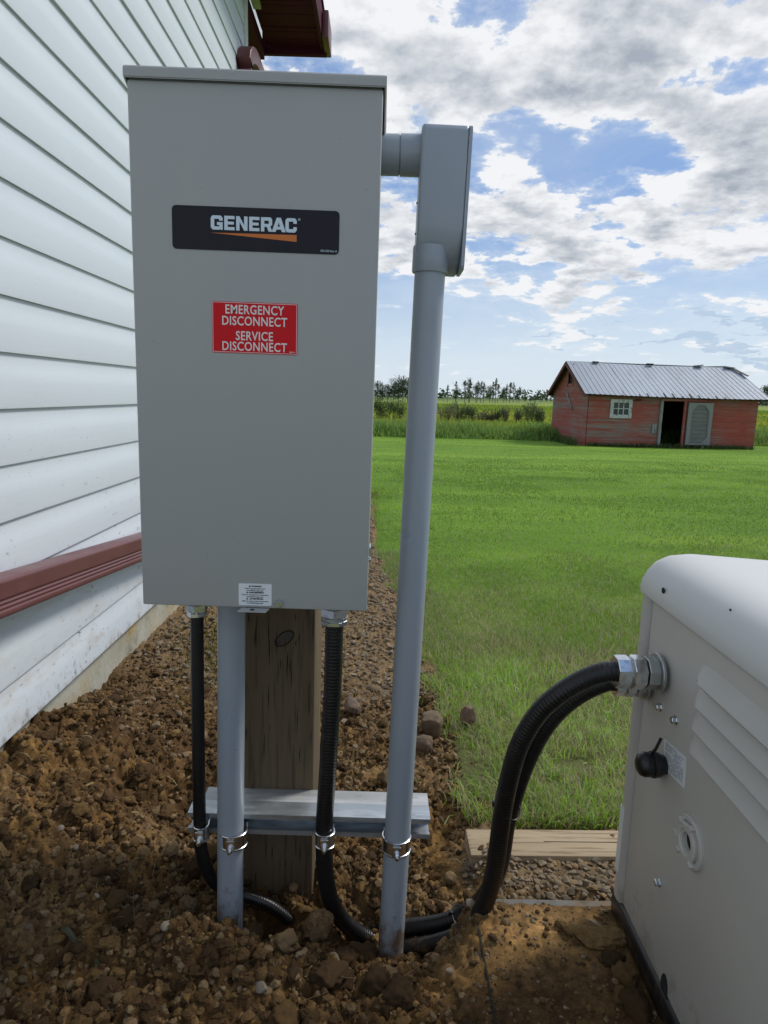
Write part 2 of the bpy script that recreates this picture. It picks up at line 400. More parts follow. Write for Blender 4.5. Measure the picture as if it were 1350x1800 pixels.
def add_mud(m, z0, z1, col=(.15, .09, .042), scale=38, amount=1.0, lo=.46, hi=.60, stretch=(1, 1, .6)):
    """splashed soil that dries on a surface up to a height above the ground"""
    t = m.node_tree; b = t.nodes['Principled BSDF']; g = t.nodes.new('ShaderNodeNewGeometry'); sp = t.nodes.new('ShaderNodeSeparateXYZ'); t.links.new(g.outputs['Position'], sp.inputs[0])
    a = t.nodes.new('ShaderNodeMapRange'); t.links.new(sp.outputs[2], a.inputs[0]); a.inputs[1].default_value = z0; a.inputs[2].default_value = z1; a.inputs[3].default_value = .16; a.inputs[4].default_value = -.12
    mp = t.nodes.new('ShaderNodeMapping'); mp.inputs['Scale'].default_value = stretch; t.links.new(g.outputs['Position'], mp.inputs[0])
    n = t.nodes.new('ShaderNodeTexNoise'); t.links.new(mp.outputs[0], n.inputs['Vector']); n.inputs['Scale'].default_value = scale; n.inputs['Detail'].default_value = 7; n.inputs['Roughness'].default_value = .7
    s_ = t.nodes.new('ShaderNodeMath'); t.links.new(a.outputs[0], s_.inputs[0]); t.links.new(n.outputs[0], s_.inputs[1])
    r = t.nodes.new('ShaderNodeMapRange'); t.links.new(s_.outputs[0], r.inputs[0]); r.inputs[1].default_value = lo+.1; r.inputs[2].default_value = hi+.1; r.inputs[4].default_value = amount
    x = t.nodes.new('ShaderNodeMix'); x.data_type = 'RGBA'; t.links.new(r.outputs[0], x.inputs[0]); bc = b.inputs['Base Color']
    if bc.is_linked: t.links.new(bc.links[0].from_socket, x.inputs[6])
    else: x.inputs[6].default_value = tuple(bc.default_value)
    x.inputs[7].default_value = (*col, 1); t.links.new(x.outputs[2], bc)
for k_, a_, b_, am in (('pvc', .02, .20, .85), ('black', -.06, .08, .6), ('gen', .13, .30, .35), ('genbase', .09, .16, .9), ('siding', .20, .34, .5)): add_mud(M[k_], a_, b_, amount=am)

# ================================================================== THE GROUND
def lawn_z(x, y):
    y = np.asarray(y, float); x = np.asarray(x, float)
    z = .055 - .034*np.clip(y-1.5, 0, 25.5) - .0*y
    z = z + .02*fbm(x*.35, y*.35, 2, 5)*sst(y, 3, 8)
    z = z - 0*x
    return z
def soil_edge(y):    # X of the border between soil (left) and lawn (right)
    y = np.asarray(y, float)
    e = np.interp(y, [1.2, 1.45, 1.75, 1.95, 2.3, 2.9, 4.3, 6, 12], [.30, .26, .30, .28, .22, .17, .02, -.10, -.30])
    return e + .035*vnoise(y*6, y*0+3.3, seed=8) + .02*vnoise(y*17, y*0+1.3, seed=9)
def soil_base(x, y):
    x = np.asarray(x, float); y = np.asarray(y, float)
    wallz = np.interp(y, [0, 1.0, 1.6, 1.95, 2.6, 6], [.20, .21, .20, .105, .11, .03])
    dwall = np.clip(x+.86, 0, 9)
    mid = np.interp(y, [.6, .95, 1.3, 1.8, 3, 6], [.085, .03, .0, .03, .03, -.06])
    t = np.exp(-(dwall/.33)**2)
    z = mid + (wallz-mid)*t
    # spoil heaped in front of the conduits, trench round them
    z = z + .045*np.exp(-(((x+.13)/.12)**2+((y-.985)/.06)**2)) + .03*np.exp(-(((x-.10)/.09)**2+((y-.94)/.07)**2))
    z = z + .05*np.exp(-(((x+.30)/.10)**2+((y-1.0)/.08)**2)) + .035*np.exp(-(((x+.55)/.16)**2+((y-1.15)/.14)**2))
    z = z - .13*np.exp(-(((x+.205)/.055)**2+((y-1.125)/.045)**2)) - .05*np.exp(-(((x+.04)/.05)**2+((y-1.13)/.05)**2))
    z = z - .055*np.exp(-(((x-.12)/.12)**2+((y-1.11)/.035)**2))
    # soil thrown on the pad, at the right
    pad = sst(x, .09, .20)*sst(1.20-y, 0, .12)
    z = z*(1-pad) + pad*(.1035-.008*np.exp(-(((x-.41)/.05)**2+((y-1.05)/.04)**2)))
    z = z + .012*np.exp(-(((x-.395)/.05)**2+((y-.86)/.10)**2))
    # gravel bed before the timber
    g = sst(x, .2, .3)*sst(y, 1.13, 1.18)*sst(1.9-y, 0, .35)
    z = z*(1-g) + g*.064
    z = z + .055*np.exp(-(((x-.225)/.06)**2+((y-1.28)/.07)**2))
    # lawn level past the border
    e = soil_edge(y); k = sst(x-e, -.12, .10)*sst(y, 1.32, 1.42)
    z = z*(1-k) + k*(lawn_z(x, y)-.03)
    return z
def clodfield(x, y, cell, seed):
    """rounded lumps: inverted distance to jittered lattice points"""
    u, v = x/cell, y/cell; iu, iv = np.floor(u), np.floor(v); best = np.full(np.shape(x), 9.)
    hh = np.zeros(np.shape(x))
    for a in (-1, 0, 1):
        for b in (-1, 0, 1):
            cu, cv = iu+a, iv+b; z0 = np.zeros_like(cu)
            px = cu+.5+.8*(_h(cu, cv, z0, seed)-.5); py = cv+.5+.8*(_h(cu, cv, z0, seed+1)-.5)
            s = .35+.5*_h(cu, cv, z0, seed+2)
            d = np.hypot(u-px, v-py)/s
            hgt = np.sqrt(np.clip(1-d*d, 0, 1))*s
            hh = np.maximum(hh, hgt)
    return hh*cell
def soil_z(x, y):
    z = soil_base(x, y)
    wx = x + .012*fbm(x*22, y*22, 2, 31); wy = y + .012*fbm(x*22, y*22, 2, 41)
    padflat = sst(x, .16, .28)*sst(1.16-y, 0, .06)
    gr = np.clip(sst(y, 1.5, 2.4) + sst(x, .2, .3)*sst(y, 1.12, 1.2), 0, 1)     # gravelly: finer lumps
    packed = sst(fbm(x*3.1+4, y*3.1, 2, 201), .25, .7)*.75
    rough = (1-.88*padflat)*(1-packed)
    z = z + rough*(.022*fbm(x*7, y*7, 3, 11)*(1-.6*gr))
    z = z + rough*(1-gr)*(.55*clodfield(wx, wy, .055, 3) + .7*clodfield(wx, wy, .024, 6)-.018)
    z = z + rough*(.7*clodfield(wx+.01, wy, .012, 9)) + .0040*fbm(x*150, y*150, 3, 51)*rough + rough*(1-gr)*.009*fbm(x*45, y*45, 3, 57)
    z = z + gr*.5*clodfield(wx, wy, .016, 19)
    return z
xs = np.concatenate([np.arange(-.872, .62, .0032), np.arange(.62, 1.6, .03)])
ys = [.35]
while ys[-1] < 9: ys.append(ys[-1] + (.02 if ys[-1] < .78 else max(.0032, .0030*(ys[-1]/1.0)**1.7)))
ys = np.array(ys); X, Y = np.meshgrid(xs, ys); Z = soil_z(X, Y)
# colour of the earth itself
n1 = fbm(X*3, Y*3, 4, 61); n2 = fbm(X*14, Y*14, 4, 71); n3 = fbm(X*60, Y*60, 3, 81)
def soilcol(X, Y, n1, n2, n3):
    d = np.array([.090, .053, .023]); o = np.array([.185, .112, .042]); t_ = np.array([.215, .150, .080]); g = np.array([.16, .13, .09])
    a = sst(n2+.6*n1, -.1, 1.2)[..., None]; c = d*(1-a)+o*a
    b = (sst(n1-.3*n2, .1, .9)*.7)[..., None]; c = c*(1-b)+t_*b
    gr = np.clip(sst(Y, 1.55, 2.6)*.8 + sst(X, .2, .3)*sst(Y, 1.13, 1.2), 0, 1)[..., None]; c = c*(1-gr)+(.5*g+.5*t_)*gr
    ocher = (np.exp(-(((X-.33)/.12)**2+((Y-1.03)/.06)**2))*.9 + np.exp(-(((X-.2)/.06)**2+((Y-1.22)/.05)**2))*.8)[..., None]
    c = c*(1-ocher)+np.array([.30, .19, .08])*ocher
    return c*(1+.35*n3[..., None])*np.array([1.08, 1.0, .88])
Cc = np.clip(soilcol(X, Y, n1, n2, n3), .008, .6)
ny, nx = X.shape; idx = np.arange(ny*nx).reshape(ny, nx)
q = np.stack([idx[:-1, :-1], idx[:-1, 1:], idx[1:, 1:], idx[1:, :-1]], -1).reshape(-1, 4)
M['soil'] = attr_mat('dug earth', 'tint', .92, bump=(260, 8, .7, .004), spec=.2, scale_noise=[(90, .6, 1.35), (420, .7, 1.3)])
soil = obj('soil', npmesh('soil', np.stack([X, Y, Z], -1).reshape(-1, 3), q, Cc.reshape(-1, 3)), M['soil'], autosmooth=0); soil['kind'] = 'structure'

# lawn and land: one sheet that reaches the horizon
def land_z(x, y):
    z = lawn_z(x, y)
    z = z + .9*sst(y, 60, 220)*sst(x, 20, 140)      # the land lifts slightly to the right
    return z
lx = np.concatenate([-np.geomspace(1500, 3.4, 26), np.arange(-3, 16.01, .25), np.geomspace(17, 1500, 26)])
ly = np.concatenate([np.array([-40, -8, -2, -.5, .3, .9, 1.2]), np.arange(1.3, 34, .25), np.geomspace(35, 3000, 46)])
LX, LY = np.meshgrid(lx, ly); LZ = land_z(LX, LY)
under = (LX > -1.3) & (LX < soil_edge(LY)-.05) & (LY < 8.5); under |= (LY < 1.36) & (LX < 2.6)
LZ = np.where(under, LZ-.22, LZ)
ny, nx = LX.shape; idx = np.arange(ny*nx).reshape(ny, nx)
q = np.stack([idx[:-1, :-1], idx[:-1, 1:], idx[1:, 1:], idx[1:, :-1]], -1).reshape(-1, 4)
def lawn_mat():
    m = bpy.data.materials.new('lawn and fields'); m.use_nodes = True; t = m.node_tree; b = t.nodes['Principled BSDF']
    b.inputs['Roughness'].default_value = .9; b.inputs['Specular IOR Level'].default_value = .15
    tcn = t.nodes.new('ShaderNodeTexCoord'); sp = t.nodes.new('ShaderNodeSeparateXYZ'); t.links.new(tcn.outputs['Object'], sp.inputs[0])
    def nz(stretch, sc, det, rough=.6):
        mp = t.nodes.new('ShaderNodeMapping'); mp.inputs['Scale'].default_value = stretch; t.links.new(tcn.outputs['Object'], mp.inputs[0])
        n = t.nodes.new('ShaderNodeTexNoise'); t.links.new(mp.outputs[0], n.inputs['Vector']); n.inputs['Scale'].default_value = sc
        n.inputs['Detail'].default_value = det; n.inputs['Roughness'].default_value = rough; return n.outputs[0]
    def mr(v, a, b_, c=0, d=1):
        n = t.nodes.new('ShaderNodeMapRange'); t.links.new(v, n.inputs[0])
        for i, x in enumerate((a, b_, c, d)): n.inputs[i+1].default_value = x
        return n.outputs[0]
    def mx(f, a, c):
        n = t.nodes.new('ShaderNodeMix'); n.data_type = 'RGBA'; t.links.new(f, n.inputs[0])
        for i, v in ((6, a), (7, c)):
            if isinstance(v, tuple): n.inputs[i].default_value = (*v, 1)
            else: t.links.new(v, n.inputs[i])
        return n.outputs[2]
    c = mx(mr(nz((.35, 1, 1), 1.3, 6), .35, .68), (.125, .245, .022), (.19, .33, .030))
    c = mx(mr(nz((1, 1, 1), 24, 6, .7), .35, .7, 0, .5), c, (.08, .16, .016))
    c = mx(mr(nz((.15, 1.0, 1), .55, 3), .48, .60, 0, .55), c, (.25, .39, .038))
    soilmix = mr(sp.outputs[1], 1.4, 4.2, .9, 0)
    c = mx(soilmix, c, (.16, .155, .07))
    far = mx(mr(nz((.05, .6, 1), .3, 4), .4, .62), (.22, .32, .05), (.34, .38, .055))
    far = mx(mr(sp.outputs[1], 90, 400), far, (.11, .16, .05))
    c = mx(mr(sp.outputs[1], 30.5, 33), c, far)
    t.links.new(c, b.inputs['Base Color'])
    bn = t.nodes.new('ShaderNodeBump'); t.links.new(nz((1, 1, 1), 40, 6, .7), bn.inputs['Height']); bn.inputs['Strength'].default_value = .8; bn.inputs['Distance'].default_value = .03
    t.links.new(bn.outputs[0], b.inputs['Normal']); return m
M['lawn'] = lawn_mat()
land = obj('lawn_and_fields', npmesh('lawn', np.stack([LX, LY, LZ], -1).reshape(-1, 3), q), M['lawn'], autosmooth=0); land['kind'] = 'structure'

# ---- blades of grass
def blades(name, x, y, z, h, wid, cols, lean=.6, seg=2, stalk_curl=1.0, mtl=None, parent=None, label=None):
    n = len(x); a = RNG.uniform(0, 2*PI, n); b = RNG.uniform(0, 2*PI, n)
    dx, dy = np.cos(a)*wid/2, np.sin(a)*wid/2
    ln = RNG.uniform(.15, 1, n)*lean; lx_, ly_ = np.cos(b)*ln*h, np.sin(b)*ln*h
    hz = h*np.sqrt(np.clip(1-(ln*.75)**2, .15, 1))
    P = []
    P.append(np.stack([x-dx, y-dy, z-.006], 1)); P.append(np.stack([x+dx, y+dy, z-.006], 1))
    mxp = x+lx_*.35; myp = y+ly_*.35; mz = z+hz*.6
    P.append(np.stack([mxp+dx*.8, myp+dy*.8, mz], 1)); P.append(np.stack([mxp-dx*.8, myp-dy*.8, mz], 1))
    P.append(np.stack([x+lx_, y+ly_, z+hz], 1))
    V_ = np.stack(P, 1).reshape(-1, 3); k = np.arange(n)*5
    me = bpy.data.meshes.new(name)
    loops = np.stack([k, k+1, k+2, k+3, k+3, k+2, k+4], 1).ravel().astype(np.int32)
    me.vertices.add(len(V_)); me.vertices.foreach_set('co', V_.astype(np.float32).ravel())
    me.loops.add(len(loops)); me.loops.foreach_set('vertex_index', loops)
    me.polygons.add(2*n); st = np.stack([np.arange(n)*7, np.arange(n)*7+4], 1).ravel().astype(np.int32)
    me.polygons.foreach_set('loop_start', st); me.polygons.foreach_set('loop_total', np.tile([4, 3], n).astype(np.int32))
    me.update(calc_edges=True)
    at_ = me.color_attributes.new('tint', 'FLOAT_COLOR', 'POINT'); c = np.ones((n, 5, 4), np.float32); c[:, :, :3] = cols[:, None, :]
    at_.data.foreach_set('color', c.ravel())
    o = obj(name, me, mtl, parent, autosmooth=0); o['kind'] = 'stuff'
    if label: o['label'] = label
    return o
M['blade'] = attr_mat('grass blades', 'tint', .55, translucent=.42, spec=.3)
def grasscol(x, y, dryk):
    n = len(x); r = RNG.random((n, 1)); g1 = np.array([.16, .29, .03]); g2 = np.array([.31, .47, .055]); g3 = np.array([.30, .41, .17]); dry = np.array([.52, .46, .27])
    c = g1*(1-r)+g2*r; k = RNG.random((n, 1)) < .25; c = np.where(k, g3, c)
    p = sst(fbm(x*1.1, y*1.1, 3, 91), -.3, .6)[:, None]; c = c*(.78+.4*p)
    c = c*(1+.35*(1-sst(y, 2.4, 5.0)))[:, None]
    isdry = RNG.random(n) < dryk; c[isdry] = dry*RNG.uniform(.55, 1.15, (isdry.sum(), 1)); return c
def sample(n, x0, x1, y0, y1, edge=True, pw=1.0, fin=0, fout=0):
    x = RNG.uniform(x0, x1, n); y = y0+(y1-y0)*RNG.random(n)**pw
    vis = (x/np.maximum(y, .1) < .72) & (x/np.maximum(y, .1) > -.45)
    if fin: vis &= RNG.random(n) < np.clip((y-y0)/fin, 0, 1)
    if fout: vis &= RNG.random(n) < np.clip((y1-y)/fout, 0, 1)
    if edge: vis &= x > soil_edge(y)+.01+.06*np.abs(RNG.normal(size=n))*np.sign(RNG.random(n)-.25)+.07*fbm(x*9, y*9, 2, 141)
    return x[vis], y[vis]
def ok_patch(x, y):
    bare = (((x-.56)/.06)**2+((y-1.66)/.035)**2 < 1) | (((x-.47)/.03)**2+((y-1.56)/.03)**2 < 1)
    return ~bare & ~((y < 1.40) & (x > .18))
gx, gy = sample(320000, .1, 3.6, 1.36, 5.6, pw=1.45, fout=2.6); k = ok_patch(gx, gy); gx, gy = gx[k], gy[k]
dens = sst(fbm(gx*3, gy*3, 3, 95), -1.0, .2)*(.75+.25*sst(gy, 1.5, 2.2)); k = RNG.random(len(gx)) < dens+.4; gx, gy = gx[k], gy[k]
dk = np.clip(.60-.18*(gy-1.4) + .30*fbm(gx*2.2, gy*2.2, 3, 97), .05, .85)
blades('grass_near', gx, gy, land_z(gx, gy)-.01, RNG.uniform(.018, .060, len(gx))*(1-.35*sst(gy, 2.2, 4.5))*(1+.35*fbm(gx*3, gy*3, 2, 99)), RNG.uniform(.0016, .0040, len(gx)), grasscol(gx, gy, dk), lean=1.15, mtl=M['blade'])
gx, gy = sample(250000, -.8, 11.0, 2.6, 17, pw=1.25, fin=1.8, fout=8)
blades('grass_middle', gx, gy, land_z(gx, gy)-.01, RNG.uniform(.018, .038, len(gx)), RNG.uniform(.0009, .0014, len(gx))*gy, grasscol(gx, gy, np.clip(.36-.09*(gy-3), .02, 1)), lean=.9, mtl=M['blade'])
gx, gy = sample(120000, -2.2, 21, 8.0, 30.2, pw=.9, fin=7)
blades('grass_far', gx, gy, land_z(gx, gy)-.02, RNG.uniform(.02, .045, len(gx)), RNG.uniform(.010, .022, len(gx)), grasscol(gx, gy, np.full(len(gx), .02)), lean=.9, mtl=M['blade'])
gy = RNG.uniform(1.38, 4.5, 26000); gx = soil_edge(gy)+RNG.uniform(-.07, .22, 26000); cl_ = fbm(gx*14, gy*14, 2, 151)
k = (gx-soil_edge(gy) > -.02+.09*cl_*-1) & ok_patch(gx, gy); gx, gy = gx[k], gy[k]
blades('grass_fringe', gx, gy, land_z(gx, gy)-.012, RNG.uniform(.014, .06, len(gx)), RNG.uniform(.0016, .0036, len(gx)), grasscol(gx, gy, np.full(len(gx), .42)), lean=1.25, mtl=M['blade'])
for o in bpy.data.objects:
    if o.name.startswith('grass_'): o['kind'] = 'stuff'
# straws and green shoots in the soil, moss by the wall
gx = RNG.uniform(-.84, .28, 700); gy = RNG.uniform(.85, 3.0, 700)
blades('straw', gx, gy, soil_z(gx, gy)+.004, RNG.uniform(.015, .06, 700), RNG.uniform(.0008, .002, 700), np.tile([.40, .32, .17], (700, 1))*RNG.uniform(.5, 1.2, (700, 1)), lean=1.6, mtl=M['blade'], label='dry straws lying on the dug soil')
gx = RNG.normal(-.56, .10, 2600); gy = RNG.normal(2.42, .22, 2600); k = gx > -.8; gx, gy = gx[k], gy[k]; n = len(gx)
mc = np.where(RNG.random((n, 1)) < .45, [[.20, .17, .02]], [[.055, .085, .015]])
blades('moss', gx, gy, soil_z(gx, gy), RNG.uniform(.006, .022, n), RNG.uniform(.003, .006, n), mc*RNG.uniform(.6, 1.2, (n, 1)), lean=1.2, mtl=M['blade'], label='low moss and weeds by the foundation')

# ---- clods and stones
def ico(sub):
    bm = bmesh.new(); bmesh.ops.create_icosphere(bm, subdivisions=sub, radius=1)
    v = np.array([v.co[:] for v in bm.verts]); f = np.array([[w_.index for w_ in fa.verts] for fa in bm.faces]); bm.free(); return v, f
I1, I2, I3, I4 = ico(1), ico(2), ico(3), ico(4)
def lump(src, seed, rough=.28, ang=0.0, fine=.06):
    v, f = src; s = seed*7.31
    r = 1 + rough*fbm(v[:, 0]*1.3+s, v[:, 1]*1.3+s, 3, seed, v[:, 2]*1.3+s) + fine*fbm(v[:, 0]*5+s, v[:, 1]*5, 2, seed+5, v[:, 2]*5)
    p = v*r[:, None]
    if ang:   # cut facets
        rr = np.random.default_rng(seed)
        for _ in range(9):
            d = rr.normal(size=3); d /= np.linalg.norm(d); lim = rr.uniform(.55, .85); e = p@d; over = np.clip(e-lim, 0, None); p = p-over[:, None]*d*ang
    return p, f
SOILC = np.array([[.090, .053, .024], [.125, .075, .032], [.175, .106, .042], [.075, .045, .022], [.195, .135, .072]])
STONEC = np.array([[.20, .15, .09], [.15, .11, .07], [.21, .17, .12], [.25, .16, .08], [.12, .09, .065], [.18, .125, .07], [.24, .20, .155]])
def piece_mesh(src, seed, kind, name):
    p, f = lump(src, seed, .35 if kind == 'clod' else .16, 0 if kind == 'clod' else .85, .14 if kind == 'clod' else .02)
    return p, f
# many small ones: joined
def scatter(n, region, sizes, kind, seed0, name, src, nvar=10):
    x, y = region(n); n = len(x); z = soil_z(x, y); s = sizes(n, x, y)
    var = [lump(src, seed0+i, .35 if kind == 'clod' else .18, 0 if kind == 'clod' else .8, .15 if kind == 'clod' else .02) for i in range(nvar)]
    ch = RNG.integers(0, nvar, n); VV = []; FF = []; CC = []; off = 0
    pal = SOILC if kind == 'clod' else STONEC
    col = pal[RNG.integers(0, len(pal), n)]*RNG.uniform(.7, 1.2, (n, 1))
    dust = RNG.uniform(.0, .6, (n, 1)) if kind != 'clod' else 0
    col = col*(1-dust)+np.array([.16, .11, .055])*dust
    for v_ in range(nvar):
        k = np.where(ch == v_)[0]
        if not len(k): continue
        p, f = var[v_]; a = RNG.uniform(0, 2*PI, len(k)); ti = RNG.uniform(-.7, .7, len(k))
        sx_, sy_, sz_ = [RNG.uniform(lo, hi, len(k)) for lo, hi in ((.8, 1.25), (.7, 1.1), (.5, .85))]
        q_ = p[None]*np.stack([sx_, sy_, sz_], 1)[:, None, :]*s[k][:, None, None]
        ct, st = np.cos(ti)[:, None], np.sin(ti)[:, None]
        yy, zz = q_[..., 1]*ct-q_[..., 2]*st, q_[..., 1]*st+q_[..., 2]*ct
        ca, sa = np.cos(a)[:, None], np.sin(a)[:, None]
        xx = q_[..., 0]*ca-yy*sa; yy2 = q_[..., 0]*sa+yy*ca
        Vv = np.stack([xx+x[k][:, None], yy2+y[k][:, None], zz+z[k][:, None]+s[k][:, None]*.15], -1)
        VV.append(Vv.reshape(-1, 3)); CC.append(np.repeat(col[k], len(p), 0))
        FF.append((f[None]+(np.arange(len(k))*len(p))[:, None, None]).reshape(-1, 3)+off); off += len(k)*len(p)
    me = npmesh(name, np.concatenate(VV), np.concatenate(FF), np.concatenate(CC))
    o = obj(name, me, M['clod'] if kind == 'clod' else M['stone'], soil, autosmooth=22 if kind == 'clod' else 40); o['kind'] = 'stuff'; return o
M['clod'] = attr_mat('clod earth', 'tint', .95, bump=(300, 8, .8, .003), spec=.15, scale_noise=[(70, .65, 1.3), (350, .7, 1.3)])
M['stone'] = attr_mat('stone', 'tint', .75, bump=(180, 6, .35, .002), spec=.3, scale_noise=[(60, .75, 1.2), (300, .8, 1.2)])
def in_soil(x, y):
    return (x > -.855) & (x < soil_edge(y)-.0) & ~((x > .17) & (y < 1.12)) & (np.abs(x) < .62*y+.1)
def reg_dug(n):
    x = RNG.uniform(-.85, .4, n*2); y = .8+1.5*RNG.random(n*2)**1.3; k = in_soil(x, y) & (RNG.random(n*2) > .92*sst(fbm(x*3.1+4, y*3.1, 2, 201), .1, .6)) & (RNG.random(n*2) < .45+.55*sst(fbm(x*6, y*6, 2, 211), -.5, .4)); return x[k][:n], y[k][:n]
def reg_grav(n):
    x = RNG.uniform(-.85, .4, n*4); y = 1.6+5*RNG.random(n*4)**1.2; k = in_soil(x, y) & (RNG.random(n*4) < .12+.88*sst(y+.25*fbm(x*4, y*4, 2, 131), 1.75, 2.25)); return x[k][:n], y[k][:n]
def reg_bed(n):
    x = RNG.uniform(.2, .75, n); y = RNG.uniform(1.125, 1.275, n); return x, y
def reg_pad(n):
    x = RNG.uniform(.17, .50, n); y = RNG.uniform(.72, 1.10, n); k = x < .45+.06*(y < .95); return x[k], y[k]
scatter(18000, reg_dug, lambda n, x, y: .0022+.008*RNG.random(n)**3, 'clod', 100, 'crumbs', I1)
scatter(800, reg_dug, lambda n, x, y: .007+.009*RNG.random(n)**2, 'clod', 110, 'crumbs', I2)
scatter(450, reg_dug, lambda n, x, y: .003+.006*RNG.random(n)**3, 'stone', 120, 'pebbles', I1)
scatter(10000, reg_grav, lambda n, x, y: (.005+.010*RNG.random(n)**2)*(1+.12*(y-1.5)), 'stone', 140, 'gravel', I1)
scatter(1500, reg_bed, lambda n, x, y: .003+.009*RNG.random(n)**2.2, 'stone', 160, 'gravel', I1)
scatter(800, reg_pad, lambda n, x, y: .0015+.006*RNG.random(n)**3.5, 'clod', 170, 'crumbs', I1)
scatter(200, reg_pad, lambda n, x, y: .002+.004*RNG.random(n)**3, 'stone', 180, 'pebbles', I1)
# the larger ones: each its own object, children of the soil
PM = {}
for kind, src in (('clod', I4), ('stone', I2)):
    for i in range(10):
        for ci, c in enumerate(SOILC if kind == 'clod' else STONEC):
            if (i+ci) % 3: continue
            p, f = lump(src, 200+i*3+(50 if kind == 'stone' else 0), .42 if kind == 'clod' else .17, 0.6 if kind == 'clod' else .8, .10 if kind == 'clod' else .02)
            if kind == 'clod': p = p*(1+.10*fbm(p[:, 0]*4, p[:, 1]*4, 3, 77+i, p[:, 2]*4)+.07*fbm(p[:, 0]*11, p[:, 1]*11, 2, 87+i, p[:, 2]*11))[:, None]
            me = npmesh(kind, p, f, np.tile(c, (len(p), 1))); me.materials.append(M[kind]); me.polygons.foreach_set('use_smooth', [True]*len(me.polygons))
            if kind == 'stone': me.set_sharp_from_angle(angle=math.radians(38))
            PM.setdefault(kind, []).append(me)
def put(kind, x, y, s, name=None, parent=soil, sink=.15, flat=.7):
    o = bpy.data.objects.new(name or kind, random.choice(PM[kind])); COL.objects.link(o); o.parent = parent
    z = float(soil_z(np.array([x]), np.array([y]))[0]) if not (x > .17 and y < 1.12 and x > .17) else max(.10, float(soil_z(np.array([x]), np.array([y]))[0]))
    o.location = (x, y, z+s*(.35-sink)); o.rotation_euler = (random.uniform(-.5, .5), random.uniform(-.5, .5), random.uniform(0, 6.3))
    o.scale = (s*random.uniform(.85, 1.2), s*random.uniform(.75, 1.05), s*flat*random.uniform(.8, 1.1)); return o
cnt = 0
rr = random.Random(11)
while cnt < 200:
    y = .84+1.25*rr.random()**1.4; x = rr.uniform(-.82, .26)
    if not in_soil(np.array([x]), np.array([y]))[0]: continue
    s = .011+.019*rr.random()**2.2
    if any(math.hypot(x-a, y-b) < .045+s for a, b in ((-.265, 1.094), (.046, 1.094), (-.19, 1.13), (-.33, 1.094), (-.09, 1.1), (.1, 1.11), (-.2, 1.27))): continue
    put('clod', x, y, s); cnt += 1
cnt = 0
while cnt < 70:
    y = .86+1.9*rr.random()**1.2; x = rr.uniform(-.8, .34)
    if not in_soil(np.array([x]), np.array([y]))[0]: continue
    if any(math.hypot(x-a, y-b) < .05 for a, b in ((-.265, 1.094), (.046, 1.094), (-.33, 1.094), (-.09, 1.1), (-.2, 1.27))): continue
    put('stone', x, y, .008+.012*rr.random()**2); cnt += 1
for px, py, s in ((895, 1500, .012), (930, 1512, .016), (1010, 1530, .012), (1040, 1550, .013), (980, 1560, .010), (870, 1510, .014)):
    p = at(px, py, Z=.06); put('stone', p.x, p.y, s)
for px, py, s in ((550, 1640, .034), (600, 1680, .03), (500, 1690, .026), (665, 1740, .03), (440, 1650, .026), (575, 1735, .03), (700, 1770, .026), (345, 1530, .022), (330, 1600, .024), (640, 1650, .028), (680, 1720, .02), (735, 1690, .018), (525, 1615, .028)):
    p = at(px, py, Z=.05); put('clod', p.x, p.y, s, flat=.95)
for px, py, s in ((1098, 1722, .024), (1078, 1690, .018), (1118, 1775, .026), (1092, 1760, .02)):
    p = at(px, py, Z=.11); put('clod', p.x, p.y, s, flat=.8)
# stones one would point to
def big_stone(px, py, zz, sc, seed, col, label, rot=(0, 0, 0), kind='stone', name='stone', cat='stone', lift=.5):
    p, f = lump(I4, seed, .22 if kind == 'stone' else .34, .75 if kind == 'stone' else .35, .03 if kind == 'stone' else .12)
    p = p*(1+(.015 if kind == 'stone' else .09)*fbm(p[:, 0]*5, p[:, 1]*5, 3, seed+3, p[:, 2]*5)+(.01 if kind == 'stone' else .05)*fbm(p[:, 0]*14, p[:, 1]*14, 2, seed+9, p[:, 2]*14))[:, None]
    me = npmesh(name, p*np.array(sc), f, np.tile(col, (len(p), 1))); o = obj(name, me, M[kind], autosmooth=45)
    q_ = at(px, py, Z=zz); o.location = (q_.x, q_.y, zz+sc[2]*lift*0); o.rotation_euler = rot; tag(o, label, cat); return o
big_stone(822, 1258, .085, (.026, .03, .036), 301, (0.203, 0.135, 0.092), 'rounded brown stone alone at the edge of the lawn', (.2, .1, .4))
big_stone(757, 1272, .075, (.034, .045, .05), 302, (0.162, 0.115, 0.074), 'large blocky brown stone just right of the tall grey pipe', (.3, .3, .2))
big_stone(742, 1310, .06, (.026, .03, .03), 303, (0.135, 0.095, 0.061), 'dark stone half behind the tall grey pipe, below a blocky stone', (.1, .5, 1.2))
big_stone(620, 1240, .07, (.04, .03, .024), 304, (0.162, 0.115, 0.081), 'flat-sided stone in the gravel right of the middle black conduit', (.1, .1, 2.4))
big_stone(178, 1588, .075, (.030, .026, .034), 305, (.34, .26, .14), 'pale tan lump of clay at lower left', (.2, -.2, .6), 'clod', 'clay_lump', 'clay lump')
big_stone(1050, 1640, .112, (.06, .026, .013), 306, (.21, .13, .055), 'flat slab of brown clay on the pad beside the generator', (.05, .0, -.25), 'clod', 'clay_slab', 'clay slab')
big_stone(556, 1625, .075, (.026, .026, .04), 307, (.14, .09, .045), 'tall clod of earth at the foot of the wooden post', (.2, .2, .3), 'clod', 'earth_clod', 'clod')
big_stone(1018, 1330, .04, (.045, .026, .006), 308, (.24, .15, .085), 'flat scrap of brown clay lying in the lawn', (0, 0, .1), 'clod', 'clay_scrap', 'clay scrap')

